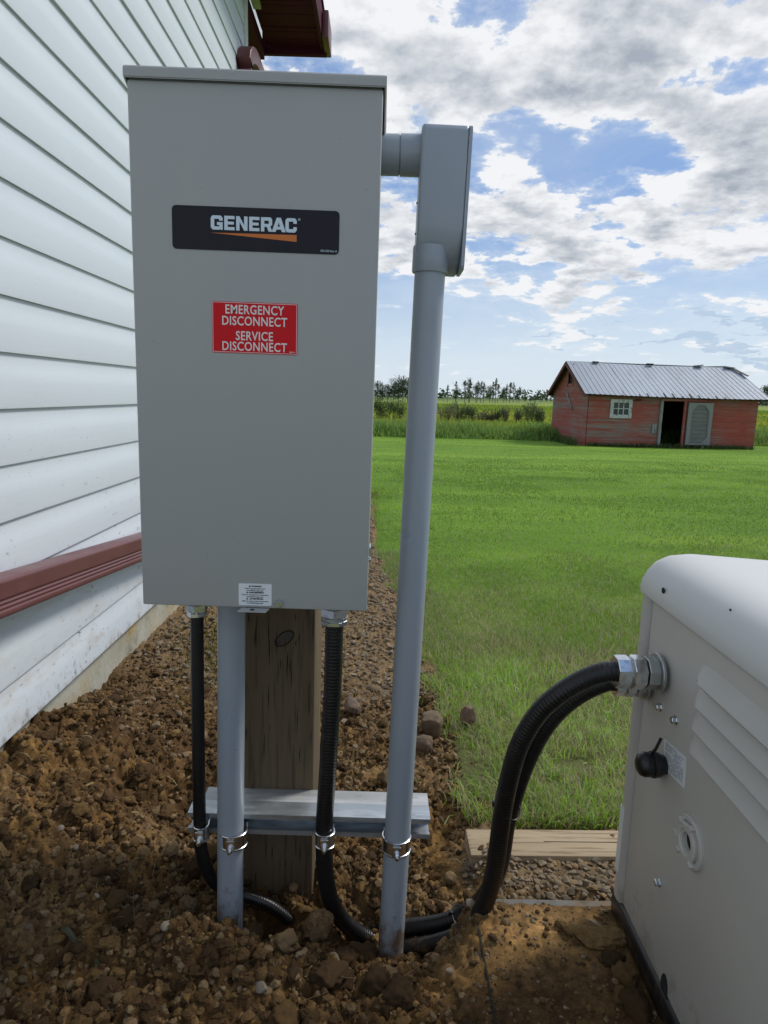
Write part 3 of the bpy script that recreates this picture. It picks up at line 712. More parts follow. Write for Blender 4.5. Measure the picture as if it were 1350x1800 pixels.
# withered leaves on the dug soil
M['withered'] = mat('withered leaf', (.17, .165, .10), .8, var=[(40, 4, .4, .65, (.11, .095, .05))])
for px, py, ln_, wd_, rz_, lab_ in ((125, 1668, .055, .010, -.5, 'withered grey-green leaf at lower left, the upper of the two'), (178, 1712, .060, .012, -.9, 'withered grey-green leaf at lower left, the lower of the two'), (160, 1425, .022, .007, 1.1, 'pale wood chip on the soil at left'), (238, 1440, .016, .005, .2, 'small pale wood chip nearer the thin black conduit')):
    bm = bmesh.new(); q_ = at(px, py, Z=.09); z0_ = float(soil_z(np.array([q_.x]), np.array([q_.y]))[0]); rows_ = []
    chip = 'chip' in lab_; n_ = 8
    for i_ in range(n_+1):
        t_ = i_/n_; w_ = wd_*.5*((math.sin(PI*min(max(t_, .04), .96))**.6) if not chip else 1); cz = .006*math.sin(t_*7+px) if not chip else 0
        rows_.append([bm.verts.new(((t_-.5)*ln_, s_*w_, cz+abs(s_)*(.003 if not chip else 0))) for s_ in (-1, 0, 1)])
    for A_, B_ in zip(rows_, rows_[1:]):
        for j_ in range(2): bm.faces.new((A_[j_], B_[j_], B_[j_+1], A_[j_+1]))
    bmesh.ops.solidify(bm, geom=list(bm.faces), thickness=.0008 if not chip else .003)
    nm_ = 'wood_chip' if chip else 'withered_leaf'
    if chip: M.setdefault('chip', mat('pale wood chip', (.42, .30, .14), .8))
    o = obj(nm_, bm, M['chip'] if chip else M['withered']); o.location = (q_.x, q_.y, z0_+.012); o.rotation_euler = (.1, .15, rz_); tag(o, lab_, 'wood chip' if chip else 'leaf')

# ================================================================== PAD, TIMBER
M['pad'] = mat('dusty grey pad', (.15, .15, .14), .8, var=[(7, 5, .42, .62, (.17, .11, .055)), (40, 5, .5, .7, (.10, .08, .05))], bump=(140, 4, .5, .0015, (1, .06, 1)))
pad = obj('generator_pad', newbox(.185, 1.75, .30, 1.115, .015, .097, bev=.006), M['pad']); tag(pad, 'flat grey ribbed pad under the generator, covered in soil', 'pad')
def wood_mat(name, c1, c2, c3, axis, knot=True, rough=.8):
    st = {'Z': (14, 14, .7), 'X': (.7, 14, 14)}[axis]
    return mat(name, c1, rough, var=[(2.2, 6, .35, .65, c2, st), (5, 5, .52, .62, c3, tuple(s*1.6 for s in st)), (6, 5, .6, .75, c2)], bump=(4, 7, .6, .003, st))
M['timber'] = wood_mat('treated pine', (.44, .345, .225), (.36, .27, .165), (.25, .175, .10), 'X')
tb = bmesh.new(); box(tb, -.5, .5, -.045, .045, -.045, .045, bev=.006)
tim = thing('timber_edging', 'sawn brown timber lying between the gravel and the lawn', 'timber', (.715, 1.305, .036), (0, 0, .012))
obj('beam', tb, M['timber'], tim)
cr = bmesh.new(); box(cr, -.33, .32, -.0006, .0006, .0453, .0458); obj('crack', cr, M['darkhole'], tim)

ckp = newbox(.197, .2, .5, 1.04, .0965, .1075); pc = obj('pad_joint', ckp, M['darkhole'], pad)

# ================================================================== HOUSE
H = thing('house', 'white sided house wall with burgundy eaves at left', 'house', (-.85, 1.5, .1))
HM = H.matrix_world.copy(); H_off = Vector((-.85, 1.5, .1))
def hpart(name, bm, material, parent=H, **k):
    if isinstance(bm, bmesh.types.BMesh): bmesh.ops.translate(bm, vec=-H_off, verts=bm.verts)
    return obj(name, bm, material, parent, **k)
YW0, YW1 = -.9, 4.30
hpart('foundation', newbox(-1.05, -.872, YW0, YW1-.02, -.4, .232), M['conc'])
hpart('wall', newbox(-1.05, -.866, YW0, YW1-.01, .234, 3.42), M['siding'])
ZB, EXP = .238, .1265
def board_mesh(y0, y1):
    prof = [(-.014, .004), (.0, .0), (.0022, .0004), (.0028, .005), (.0020, .060), (.0010, .072), (-.0012, .086), (-.0036, .100), (-.0047, .114), (-.0050, .136), (-.0135, .136)]
    bm = bmesh.new(); n = 14
    rows = []
    for j in range(n+1):
        y = y0+(y1-y0)*j/n; rows.append([bm.verts.new((x+.0004*math.sin(y*3.1)*(i > 1), y, z)) for i, (x, z) in enumerate(prof)])
    for a, b in zip(rows, rows[1:]):
        for i in range(len(prof)-1): bm.faces.new((a[i], b[i], b[i+1], a[i+1]))
    me = bpy.data.meshes.new('siding_board'); bmesh.ops.recalc_face_normals(bm, faces=bm.faces)
    bm.to_mesh(me); bm.free(); me.materials.append(M['siding']); me.polygons.foreach_set('use_smooth', [True]*len(me.polygons)); me.set_sharp_from_angle(angle=math.radians(28)); return me
for i in range(25):
    me = board_mesh(YW0, YW1-.05)
    me.transform(Matrix.Translation((0, 0, 0)))
    z0 = ZB+EXP*i
    # move into house space so that the material's object coordinates are the wall's
    me.transform(Matrix.Translation((-.85-H_off.x, -H_off.y, z0-H_off.z)))
    o = bpy.data.objects.new('siding_board', me); COL.objects.link(o); o.parent = H
    o.location = (random.uniform(-.0006, .0006), 0, random.uniform(-.0007, .0007))
    pass
hpart('corner_trim', newbox(-.90, -.838, YW1-.055, YW1+.02, .234, 3.40, bev=.004), M['trim_white'])
# eave
EZ = 3.415
hpart('frieze_trim', newbox(-.848, -.80, YW0, YW1+.25, 3.385, 3.412), M['trim_green'])
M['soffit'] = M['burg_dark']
y = YW0; k = 0
while y < 5.05:
    bm = bmesh.new(); w_ = min(.30, 5.05-y)
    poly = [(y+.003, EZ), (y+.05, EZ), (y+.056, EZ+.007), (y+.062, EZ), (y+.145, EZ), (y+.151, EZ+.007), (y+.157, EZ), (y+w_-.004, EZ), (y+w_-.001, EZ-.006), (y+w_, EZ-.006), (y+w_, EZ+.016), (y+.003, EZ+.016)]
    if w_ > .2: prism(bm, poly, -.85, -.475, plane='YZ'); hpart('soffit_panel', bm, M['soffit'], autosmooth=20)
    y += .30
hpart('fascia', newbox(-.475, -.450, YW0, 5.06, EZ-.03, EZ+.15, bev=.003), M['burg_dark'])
hpart('end_fascia', newbox(-.88, -.435, 5.03, 5.07, EZ-.055, EZ+.20, bev=.004), M['burg_dark'])
hpart('end_cap', newbox(-.447, -.405, 4.82, 5.09, EZ-.045, EZ+.12, bev=.006), M['burg'])
# roof slab over the eave
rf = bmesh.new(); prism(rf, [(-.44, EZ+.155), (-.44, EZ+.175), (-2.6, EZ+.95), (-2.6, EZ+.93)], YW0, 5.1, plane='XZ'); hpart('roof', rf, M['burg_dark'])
hpart('gable_return', newbox(-1.05, -.862, YW1+.03, 5.02, EZ-.10, EZ-.01), M['burg_dark'])
# downspout elbow under the far end of the eave
def rect_tube(pts, w_, d_, grooves=True):
    """rounded rectangular downspout section with ribs swept along straight runs"""
    sec = []
    for cx_, cy_, a0 in ((w_/2-.008, d_/2-.008, 0), (-w_/2+.008, d_/2-.008, 90), (-w_/2+.008, -d_/2+.008, 180), (w_/2-.008, -d_/2+.008, 270)):
        for k in range(5):
            a = math.radians(a0+22.5*k); sec.append((cx_+.008*math.cos(a), cy_+.008*math.sin(a)))
        if grooves and a0 in (270,):
            n = 40
            for k in range(1, n):
                t = k/n; yy = (-d_/2+.008)+(d_-.016)*t; s_ = (math.exp(-((t-.30)/.045)**2)+math.exp(-((t-.44)/.045)**2)+.7*math.exp(-((t-.16)/.04)**2))
                sec.append((w_/2-.0040*s_, yy))
    bm = bmesh.new(); rings = []
    P = [Vector(p) for p in pts]
    for i, p in enumerate(P):
        T = ((P[min(i+1, len(P)-1)]-p).normalized()+(p-P[max(i-1, 0)]).normalized()).normalized()
        out = Vector((1, 0, 0)); out = (out-T*out.dot(T)).normalized()
        if abs(T.x) > .8: out = Vector((0, 1, 0))
        u_ = T.cross(out)
        u_ = -u_ if u_.z < 0 else u_
        rings.append([bm.verts.new(p+out*a+u_*b) for a, b in sec])
    n = len(sec)
    for A, B in zip(rings, rings[1:]):
        for i in range(n): bm.faces.new((A[i], A[(i+1) % n], B[(i+1) % n], B[i]))
    bm.faces.new(rings[0]); bm.faces.new(rings[-1]); return bm
a = Vector((-.812, -.3, .585+.104*(1.43+.3))); b = Vector((-.812, 2.9, .585-.104*(2.9-1.43)))
a.z += .012; b.z += .012
pts = [a.lerp(b, t/12) for t in range(13)]
hpart('downspout', rect_tube(pts, .062, .084), M['burg'], autosmooth=50)
q0 = at(431, 128, X=-.81); q1 = at(433, 104, X=-.81)
q1.y = q0.y
ep = [q0-Vector((0, 0, .5)), q0, q1-Vector((0, 0, .03))]+[q1+Vector((.012*t, .11*(1-math.cos(t*PI*.62)), .05*math.sin(t*PI*.62)-.03+.03*t)) for t in (.2, .4, .6, .8, 1)]+[q1+Vector((.06, .55, -.08)), q1+Vector((.08, .75, -.15))]
hpart('downspout_elbow', rect_tube(ep, .075, .085, grooves=False), M['burg'], autosmooth=40)

# ================================================================== WOODEN POST
M['post'] = wood_mat('weathered post', (.150, .108, .062), (.120, .085, .048), (.085, .060, .036), 'Z')
P0 = thing('wooden_post', 'square weathered wooden post behind the electrical box', 'post', (-.192, 1.274, -.3), (0, .006, 0))
pb = newbox(-.071, .071, -.071, .071, 0, 1.62, bev=.006); obj('timber', pb, M['post'], P0)
ck = bmesh.new(); rk = random.Random(5)
for i in range(48):
    x = rk.uniform(-.066, .066); z = rk.uniform(.30, .97); l = rk.uniform(.015, .07); w_ = rk.uniform(.0004, .0010)
    prism(ck, [(x, z), (x+w_, z+l*.5), (x+.001, z+l), (x-w_, z+l*.5)], -.0722, -.0712)
ck_ = obj('crack', ck, M['darkhole'], P0, smooth=False); ck_['kind'] = 'stuff'
kn = bmesh.new(); kk = bmesh.new()
kp = at(495, 1122, Y=1.203)-Vector((-.192, 1.274, -.3))
def ell(r1, r2, n=28, ph=.7):
    o_ = []
    for i in range(n):
        a = 2*PI*i/n; x, z = r1*math.cos(a), r2*math.sin(a); o_.append((kp.x+x*math.cos(ph)-z*math.sin(ph), kp.z+x*math.sin(ph)+z*math.cos(ph)))
    return o_
E1, E2 = ell(.0225, .0125), ell(.0200, .0100)
A = [kn.verts.new((x, -.0725, z)) for x, z in E1]; B = [kn.verts.new((x, -.0725, z)) for x, z in E2]
for i in range(28): kn.faces.new((A[i], A[(i+1) % 28], B[(i+1) % 28], B[i]))
M['knotring'] = mat('bark ring', (.018, .014, .010), .9); obj('knot_ring', kn, M['knotring'], P0, smooth=False)
prism(kk, ell(.0196, .0096), -.0722, -.0708); M['knot'] = mat('knot wood', (.085, .068, .050), .8, var=[(60, 5, .4, .7, (.05, .04, .03))]); obj('knot', kk, M['knot'], P0)

# ================================================================== ELECTRICAL BOX
BX = thing('electrical_disconnect_box', 'tall grey steel electrical box with black nameplate and red sticker', 'electrical box', (-.1925, 1.0, .711), (0, .0105, 0))
W2 = .1765; HB = .762
bm = newbox(-W2, W2, 0, .185, 0, HB, bev=.0025, seg=3); obj('enclosure', bm, M['box'], BX)
bm = newbox(-W2-.0006, W2+.0012, -.0035, .012, .001, HB-.004, bev=.0022, seg=3); obj('front_cover', bm, M['box'], BX)
lid = bmesh.new(); prism(lid, [(-.010, HB-.004), (-.010, HB+.0085), (-.006, HB+.013), (.19, HB+.026), (.19, HB+.004), (-.0072, HB+.004), (-.0072, HB-.004)], -W2-.0035, W2+.0058, plane='YZ')
bmesh.ops.bevel(lid, geom=[e for e in lid.edges if e.calc_length() > .1], offset=.0015, segments=2, affect='EDGES')
obj('rain_hood', lid, M['box'], BX)
for s in (-1, 1):
    sk = bmesh.new(); x = (W2+.0040) if s > 0 else -W2-.0030
    prism(sk, [(-.006, HB+.006), (-.006, HB-.004), (.10, HB-.052), (.185, HB-.058), (.185, HB+.012)], x-.0008, x+.0008, plane='YZ'); obj('hood_skirt', sk, M['box'], BX)
# nameplate
def boxlocal(px, py, Y=.9965):
    q_ = at(px, py, Y=Y); v = q_-Vector((-.1925, 1.0, .711)); return v.x*math.cos(.0105)-v.z*math.sin(.0105), v.x*math.sin(.0105)+v.z*math.cos(.0105)
def rrect(x0, x1, z0, z1, r, n=5):
    o_ = []
    for cx_, cz_, a0 in ((x1-r, z1-r, 0), (x0+r, z1-r, 90), (x0+r, z0+r, 180), (x1-r, z0+r, 270)):
        for k in range(n+1):
            a = math.radians(a0+90*k/n); o_.append((cx_+r*math.cos(a), cz_+r*math.sin(a)))
    return o_
x0, z1 = boxlocal(302, 359.5); x1, z0 = boxlocal(595.5, 448)
_, z0b = boxlocal(303, 437); _, z1b = boxlocal(596, 372); z1 = (z1+z1b)/2; z0 = (z0+z0b)/2
YF = -.0038
bm = bmesh.new(); prism(bm, rrect(x0, x1, z0, z1, .006), YF-.0007, YF+.0002); plate = obj('nameplate', bm, M['plate'], BX)
# GENERAC lettering: wide bold capitals as polygons, unit height 1, unit width 1 per letter
def letter(ch):
    t = .24
    if ch == 'E': return [[(0, 0), (1, 0), (1, t*.92), (.33, t*.92), (.33, .40), (.93, .40), (.93, .60), (.33, .60), (.33, 1-t*.92), (1, 1-t*.92), (1, 1), (0, 1)]]
    if ch == 'N': return [[(0, 0), (.30, 0), (.30, .62), (.70, 0), (1, 0), (1, 1), (.70, 1), (.70, .38), (.30, 1), (0, 1)]]
    if ch == 'A': return [[(-.06, 0), (.27, 0), (.36, .2), (.72, .2), (.36, .2), (.36, .2)], ]
    return []
def poly_letters():
    out = []; t = .235; v = .30
    G = [(.16, 0), (.0, .16), (0, .84), (.16, 1), (.84, 1), (1, .84), (1, .64), (.70, .64), (.70, 1-t), (.30, 1-t), (.30, t), (.70, t), (.70, .34), (.52, .34), (.52, .54), (1, .54), (1, .0), (.84, 0), (.78, .06), (.72, 0)]
    C_ = [(.16, 0), (.0, .16), (0, .84), (.16, 1), (.84, 1), (1, .84), (1, .62), (.70, .62), (.70, 1-t), (.30, 1-t), (.30, t), (.70, t), (.70, .38), (1, .38), (1, .16), (.84, 0)]
    E_ = letter('E')[0]; N_ = letter('N')[0]
    R1 = [(0, 0), (.30, 0), (.30, .34), (.30, .54), (.30, 1-t), (.30, 1), (0, 1)]
    R2 = [(.30, 1-t), (.70, 1-t), (.70, .54), (.30, .54), (.30, .33), (.52, .33), (.68, 0), (1.02, 0), (.84, .36), (1, .48), (1, .86), (.86, 1), (.30, 1)]
    A1 = [(-.08, 0), (.24, 0), (.31, .17), (.40, .37), (.50, .68), (.50, 1), (.33, 1)]
    A2 = [(.31, .17), (.69, .17), (.76, 0), (1.08, 0), (.67, 1), (.50, 1), (.50, .68), (.60, .37), (.40, .37)]
    ws = {'G': 1.28, 'E': 1.10, 'N': 1.22, 'R': 1.2, 'A': 1.3, 'C': 1.22}; gap = .17; x = 0
    for ch in 'GENERAC':
        wd = ws[ch]; shapes = {'G': [G], 'E': [E_], 'N': [N_], 'R': [R1, R2], 'A': [A1, A2], 'C': [C_]}[ch]
        for s in shapes: out.append([(x+a*wd, b) for a, b in s])
        x += wd+gap*(.35 if ch in 'RA' else 1)
    return out, x-gap
polys, TW = poly_letters()
tx0, tz0 = boxlocal(371, 407); tx1, tz1 = boxlocal(522, 386); tx1_, tz1c = boxlocal(371, 381); _, tz0c = boxlocal(522, 411.5)
hgt = .0192; zc_ = (z0+z1)/2+.0078
lmm = []
for p in polys:
    me = fill_mesh([[(tx0+a/TW*(tx1-tx0), zc_-hgt/2+b*hgt) for a, b in p]], .0002); me.transform(Matrix.Translation((0, YF-.0010, 0)) @ Matrix.Rotation(PI/2, 4, 'X')); lmm.append(me)
obj('lettering', join_meshes(lmm), M['white_ink'], plate, smooth=False)
bm = bmesh.new(); prism(bm, [(tx0-.001, zc_-hgt/2-.0042), (tx1, zc_-hgt/2-.0032), (tx1, zc_-hgt/2-.0125)], YF-.0010, YF-.0004); obj('wedge_logo', bm, M['orange_ink'], plate, smooth=False)
def txt(s, size, cx_, cz_, material, parent, weight=0, sx=1, yf=YF, align='CENTER', name='lettering', spacing=1):
    me = text_mesh(s, size, .00015, weight, sx, align, spacing); me.transform(Matrix.Translation((cx_, yf-.0009, cz_)) @ Matrix.Rotation(PI/2, 4, 'X')); return obj(name, me, material, parent, smooth=False)
txt('®', .005, tx1+.0035, zc_+hgt/2-.003, M['white_ink'], plate)
txt('0D1200 Rev A', .0040, x1-.0145, z0+.0032, M['white_ink'], plate)
# red sticker
x0, z1 = boxlocal(372.5, 529); x1, z0 = boxlocal(522.5, 624.5)
bm = bmesh.new(); prism(bm, rrect(x0, x1, z0, z1, .0012, 2), YF-.0005, YF+.0002); rs = obj('warning_sticker', bm, M['red'], BX); rs['label'] = 'red sticker with white lettering'
e = .0010; t_ = .0006; bm = bmesh.new()
for a in ((x0+e, x1-e, z1-e-t_, z1-e), (x0+e, x1-e, z0+e, z0+e+t_), (x0+e, x0+e+t_, z0+e+t_, z1-e-t_), (x1-e-t_, x1-e, z0+e+t_, z1-e-t_)): box(bm, a[0], a[1], YF-.0008, YF-.0005, a[2], a[3])
obj('border', bm, M['red_line'], rs, smooth=False)
cxm = (x0+x1)/2-.0005
for s, yy in (('EMERGENCY', 545), ('DISCONNECT', 565), ('SERVICE', 591), ('DISCONNECT', 609.5)):
    _, zz = boxlocal(448, yy); txt(s, .0180, cxm, zz-.0062, M['red_line'], rs, weight=.00026, sx=.80, yf=YF, spacing=1.07)
txt('0J8914', .0030, x1-.0075, z0+.0028, M['red_line'], rs)
# small white warning label
x0, z1 = boxlocal(419.5, 1025); x1, z0 = boxlocal(477.5, 1065)
bm = bmesh.new(); prism(bm, rrect(x0, x1, z0, z1, .0018, 3), YF-.0005, YF+.0002); ws_ = obj('warning_label', bm, M['sticker'], BX); ws_['label'] = 'small white warning label'
cxm = (x0+x1)/2; Hh = z1-z0
lines = [('WARNING', 1, .88), ('Cancer and reproductive harm', 0, .78), ('www.P65Warnings.ca.gov', 0, .69), ('AVERTISSEMENT', 1, .59), ('Cancer et effet nocif sur la reproduction', 0, .49), ('www.P65Warnings.ca.gov', 0, .40), ('ADVERTENCIA', 1, .30), ('Peligro de cáncer y daños reproductivos', 0, .20), ('www.P65Warnings.ca.gov', 0, .11)]
bm = bmesh.new()
for s, bold, fz in lines:
    z_ = z0+Hh*fz-.0008
    txt(s, .0033 if bold else .0029, cxm+(.002 if bold else 0), z_, M['ink'], ws_, weight=.00012 if bold else 0, sx=1.0 if bold else .88)
    if bold:
        xx = cxm-.0085-(.004 if len(s) > 8 else 0); prism(bm, [(xx-.0018, z_-.0002), (xx+.0018, z_-.0002), (xx, z_+.0028)], YF-.0010, YF-.0005)
obj('warning_triangle', bm, M['ink'], ws_, smooth=False)
# hasp tab and cover screw
tb_ = bmesh.new(); ax0, az = boxlocal(421, 1068); ax1, _ = boxlocal(474, 1070)
prism(tb_, [(ax0, -.022), (ax1-.003, -.022), (ax1, -.004), (ax0+.003, -.004)], 0, .0012, plane='XY', M=Matrix.Translation((0, 0, az-.001)))
obj('hasp_tab', tb_, M['box'], BX)
hb = bmesh.new(); lathe(hb, [(.0035, .0), (.0035, .0004)], origin=((ax0+ax1)/2-.002, -.0135, az+.0004), seg=16); obj('hasp_hole', hb, M['darkhole'], BX)
sx_, sz_ = boxlocal(491, 1061)
sc = bmesh.new(); lathe(sc, [(.0062, -.0006), (.0062, -.003), (.0048, -.0065), (.0044, -.0075)], axis='Y', origin=(sx_, YF, sz_+.001), seg=20); obj('cover_screw', sc, M['zinc'], BX)
lt = bmesh.new(); lx_, lz_ = boxlocal(650, 968); box(lt, W2+.0004, W2+.0045, .010, .024, lz_-.010, lz_+.006, bev=.001); obj('side_latch', lt, M['zinc'], BX)
lt = bmesh.new(); lathe(lt, [(.004, W2), (.004, W2+.005)], axis='X', origin=(0, .03, lz_-.022), seg=12); obj('side_screw', lt, M['zinc'], BX)
# crumbs left on the hood
lm = []
for i in range(7):
    p, f = lump(I1, 400+i, .4, 0, .1); s = random.uniform(.0018, .0034); lm.append((p*s+np.array([.137+i*.0028, .03+.004*(i % 3), HB+.0175]), f))
VV = np.concatenate([a for a, _ in lm]); FF = np.concatenate([f+i*len(I1[0]) for i, (_, f) in enumerate(lm)])
crumb = obj('soil_crumbs', npmesh('soil_crumbs', VV+np.array([-.1925, 1.0, .711]), FF, np.tile(SOILC[3]*.4, (len(VV), 1))), M['clod']); tag(crumb, 'few dark crumbs of earth on top of the grey box', 'crumbs')

# ================================================================== STRUT AND CLAMPS
ST = thing('strut_channel', 'double galvanised strut channel bolted across the wooden post', 'strut channel', (-.125, 1.1165, .2425), (0, .010, 0))
def strut(y0, flip):
    w_, d_, t_ = .0413, .0413, .0026
    s = -1 if flip else 1
    poly = [(0, w_/2), (d_, w_/2), (d_, -w_/2), (0, -w_/2), (0, -w_/2+.0095), (.0075, -w_/2+.0095), (.0075, -w_/2+.0095-t_), (t_, -w_/2+.0095-t_), (t_, -w_/2+t_), (d_-t_, -w_/2+t_), (d_-t_, w_/2-t_), (t_, w_/2-t_), (t_, w_/2-.0095+t_), (.0075, w_/2-.0095+t_), (.0075, w_/2-.0095), (0, w_/2-.0095)]
    return [(y0+(a if not flip else d_-a), b) for a, b in poly]
bm = bmesh.new(); prism(bm, strut(0, False), -.222, .237, plane='YZ'); obj('front_channel', bm, M['galv'], ST, autosmooth=25)
bm = bmesh.new(); prism(bm, [(a, b-.0028) for a, b in strut(.0458, True)], -.205, .237, plane='YZ'); M['galv_old'] = mat('dull galvanised steel', (.36, .37, .37), .6, .5, bump=(60, 5, .5, .001), var=[(30, 6, .42, .62, (.52, .54, .55), (.12, 1, 1)), (50, 5, .6, .7, (.22, .2, .17), (.3, 1, 1), .6)]); obj('rear_channel', bm, M['galv_old'], ST, autosmooth=25)
def clamp(px, py, rad, label, Yc=1.094):
    c = at(px, py, Y=Yc-rad); zc2 = c.z
    T = thing('strut_clamp', label, 'pipe clamp', (c.x, Yc, zc2), (0, .010, 0), 'zinc clamps on the strut channel')
    bm = bmesh.new(); h = .016; r0_, r1_ = rad+.0004, rad+.0022; n = 26; rings = []
    for i in range(n+1):
        a = math.radians(-90-118+236*i/n); rings.append([(r_*math.cos(a), r_*math.sin(a)*1.0) for r_ in (r0_, r1_)])
    rings = [[(r0_*math.cos(math.radians(28))*s, Yc*0+.034) for s in (-1,)]+[(-r1_*.0-r1_*math.cos(math.radians(28)), .034)]] + rings + [[(r0_*math.cos(math.radians(28)), .034), (r1_*math.cos(math.radians(28)), .034)]]
    VS = [[bm.verts.new((x, y, z)) for (x, y) in rg for z in (-h, h*.9)] for rg in rings]
    for A, B in zip(VS, VS[1:]):
        for i, j in ((0, 1), (1, 3), (3, 2), (2, 0)): bm.faces.new((A[i], A[j], B[j], B[i]))
    obj('strap', bm, M['zinc'], T)
    lp = bmesh.new(); prof = []
    for zz in (.0125, -.0135):
        ring = [(r1_+.0016*math.cos(b)) for b in (0,)]
        pts = [Vector(((r1_+.0003)*math.cos(math.radians(-178+176*i/20)), (r1_+.0003)*math.sin(math.radians(-178+176*i/20)), zz)) for i in range(21)]
        me = tube(pts, .0012, seg=6, step=.004); obj('rolled_edge', me, M['zinc'], T)
    sb = bmesh.new(); off = .001
    lathe(sb, [(.0028, -r1_+.002), (.0028, -r1_-.016)], axis='Y', origin=(off, 0, -.007), seg=14)
    obj('screw_shank', sb, M['zinc'], T)
    hx = bmesh.new(); lathe(hx, [(.0058, -r1_-.004), (.0058, -r1_-.0095), (.0050, -r1_-.0105)], axis='Y', origin=(off, 0, -.007), seg=6)
    lathe(hx, [(.0075, -r1_-.0025), (.0075, -r1_-.0038)], axis='Y', origin=(off, 0, -.007), seg=16)
    obj('screw_head', hx, M['zinc'], T, autosmooth=20)
    sq = bmesh.new(); box(sq, -.0075, .0075, -r1_-.0024, -r1_-.0004, -.013, .008, bev=.0008); obj('saddle', sq, M['zinc'], T)
    return T
clamp(351, 1468, .0122, 'smallest zinc clamp, on the thin black conduit at the left end of the strut')
clamp(405, 1483, .0243, 'zinc clamp round the left grey pipe')
clamp(570, 1481, .0158, 'zinc clamp round the middle black conduit in front of the post')
clamp(697, 1494, .0243, 'zinc clamp round the tall right grey pipe', Yc=1.091)

# ================================================================== PIPES, CONDUITS
def cyl_between(a, b, prof, seg=32):
    """prof: (radius, fraction 0..1)"""
    a, b = Vector(a), Vector(b); d = b-a; L_ = d.length; Mx = Matrix.Translation(a) @ d.to_track_quat('Z', 'Y').to_matrix().to_4x4()
    bm = bmesh.new(); lathe(bm, [(r, h*L_) for r, h in prof], seg=seg, M=Mx); return bm
LP = thing('grey_conduit_pipe', 'shorter left grey pipe running from the box bottom into the soil', 'conduit pipe', (0, 0, 0))
a_, b_ = at(407.5, 1060, Y=1.094), at(404, 1700, Y=1.094)
LP.location = b_
def place(o, bm_parent): pass
def child_world(name, bm, material, par, **k):
    bmesh.ops.translate(bm, vec=-Vector(par.location), verts=bm.verts); return obj(name, bm, material, par, **k)
child_world('pipe', cyl_between(b_, a_+Vector((0, 0, .012)), [(.0241, 0), (.0241, 1)], 40), M['pvc'], LP)
RP = thing('grey_conduit_riser', 'tall right grey pipe with a bent fitting beside the box', 'conduit pipe')
a_, b_ = at(758, 440, Y=1.075), at(681.5, 1760, Y=1.096); RP.location = b_
child_world('pipe', cyl_between(b_, a_, [(.0241, 0), (.0241, 1)], 40), M['pvc'], RP)
# LB fitting: body, hub, cover, side neck
lbm = bmesh.new(); cxl = .0845; Yc = 1.078
prof = []; dz = .205; zb = at(760, 470, Y=1.04).z
body = bmesh.new()
# profile in Y-Z: front face curves back at the bottom
pr = [(-.034, .062), (-.034, dz-.012), (-.031, dz-.004), (-.022, dz), (.03, dz), (.034, dz-.004), (.034, 0), (.020, 0), (.004, .004), (-.012, .014), (-.024, .029), (-.031, .045)]
prism(body, pr, -.0375, .0325, plane='YZ')
es = [e for e in body.edges if e.calc_length() < .069 and abs((e.verts[0].co-e.verts[1].co).x) < 1e-6 or True and abs((e.verts[0].co-e.verts[1].co).x) < 1e-6]
bmesh.ops.bevel(body, geom=[e for e in es if e.is_valid], offset=.0065, segments=4, affect='EDGES', profile=.6)
MB = Matrix.Translation((cxl, Yc, zb)) @ Matrix.Rotation(.022, 4, 'Y')
bmesh.ops.transform(body, matrix=MB, verts=body.verts); child_world('elbow_body', body, M['pvc'], RP, autosmooth=50)
cov = bmesh.new(); prism(cov, rrect(-.0335, .034, -.0004, dz-.0016, .007, 5), .0322, .0372, plane='YZ'); bmesh.ops.bevel(cov, geom=list(cov.edges), offset=.001, segments=2, affect='EDGES')
bmesh.ops.transform(cov, matrix=MB, verts=cov.verts); child_world('elbow_cover', cov, M['pvc'], RP)
hubp = at(756, 470, Y=1.075)
d_ = (a_-b_).normalized()
child_world('hub', cyl_between(hubp-d_*.009, hubp+d_*.030, [(.0272, 0), (.0282, .05), (.0282, .95), (.0275, 1)], 36), M['pvc'], RP)
nk0, nk1 = at(664, 272, Y=1.085), at(745, 274, Y=1.085)
child_world('neck', cyl_between(nk0, nk1, [(.0290, 0), (.0290, .460), (.0272, .468), (.0272, .482), (.0295, .490), (.0300, 1)], 40), M['pvc'], RP)
for zz in (.055, .10):
    s_ = bmesh.new(); lathe(s_, [(.0018, -.0395), (.0018, -.0375)], axis='X', origin=(0, 0, zz), seg=8); bmesh.ops.transform(s_, matrix=MB, verts=s_.verts); child_world('rivet', s_, M['pvc'], RP)

def conduit(name, label, px_pts, rad, parent=None, rib=.0007, pitch=.0062):
    pts = [at(a, b, Y=y) for a, b, y in px_pts]
    me = tube(pts, rad, seg=22, step=.0016, rib=rib, pitch=pitch); loc = pts[-1]; me.transform(Matrix.Translation(-loc))
    T = thing(name, label, 'flexible conduit', loc); obj('jacket', me, M['black'], T, autosmooth=0); return T, loc
def hexfit(par, p, axis_vec, parts):
    """stack of fitting pieces from p along axis; parts: (name, sides, r, length, material)"""
    Mx = Matrix.Translation(Vector(p)-Vector(par.location)) @ Vector(axis_vec).to_track_quat('Z', 'Y').to_matrix().to_4x4(); h = 0
    for nm, sides, r, l, mt in parts:
        bm = bmesh.new(); c = min(.0012, l*.2)
        lathe(bm, [(r-c, h), (r, h+c), (r, h+l-c), (r-c, h+l)], seg=sides, M=Mx, hexa=True); obj(nm, bm, mt, par, autosmooth=22); h += l
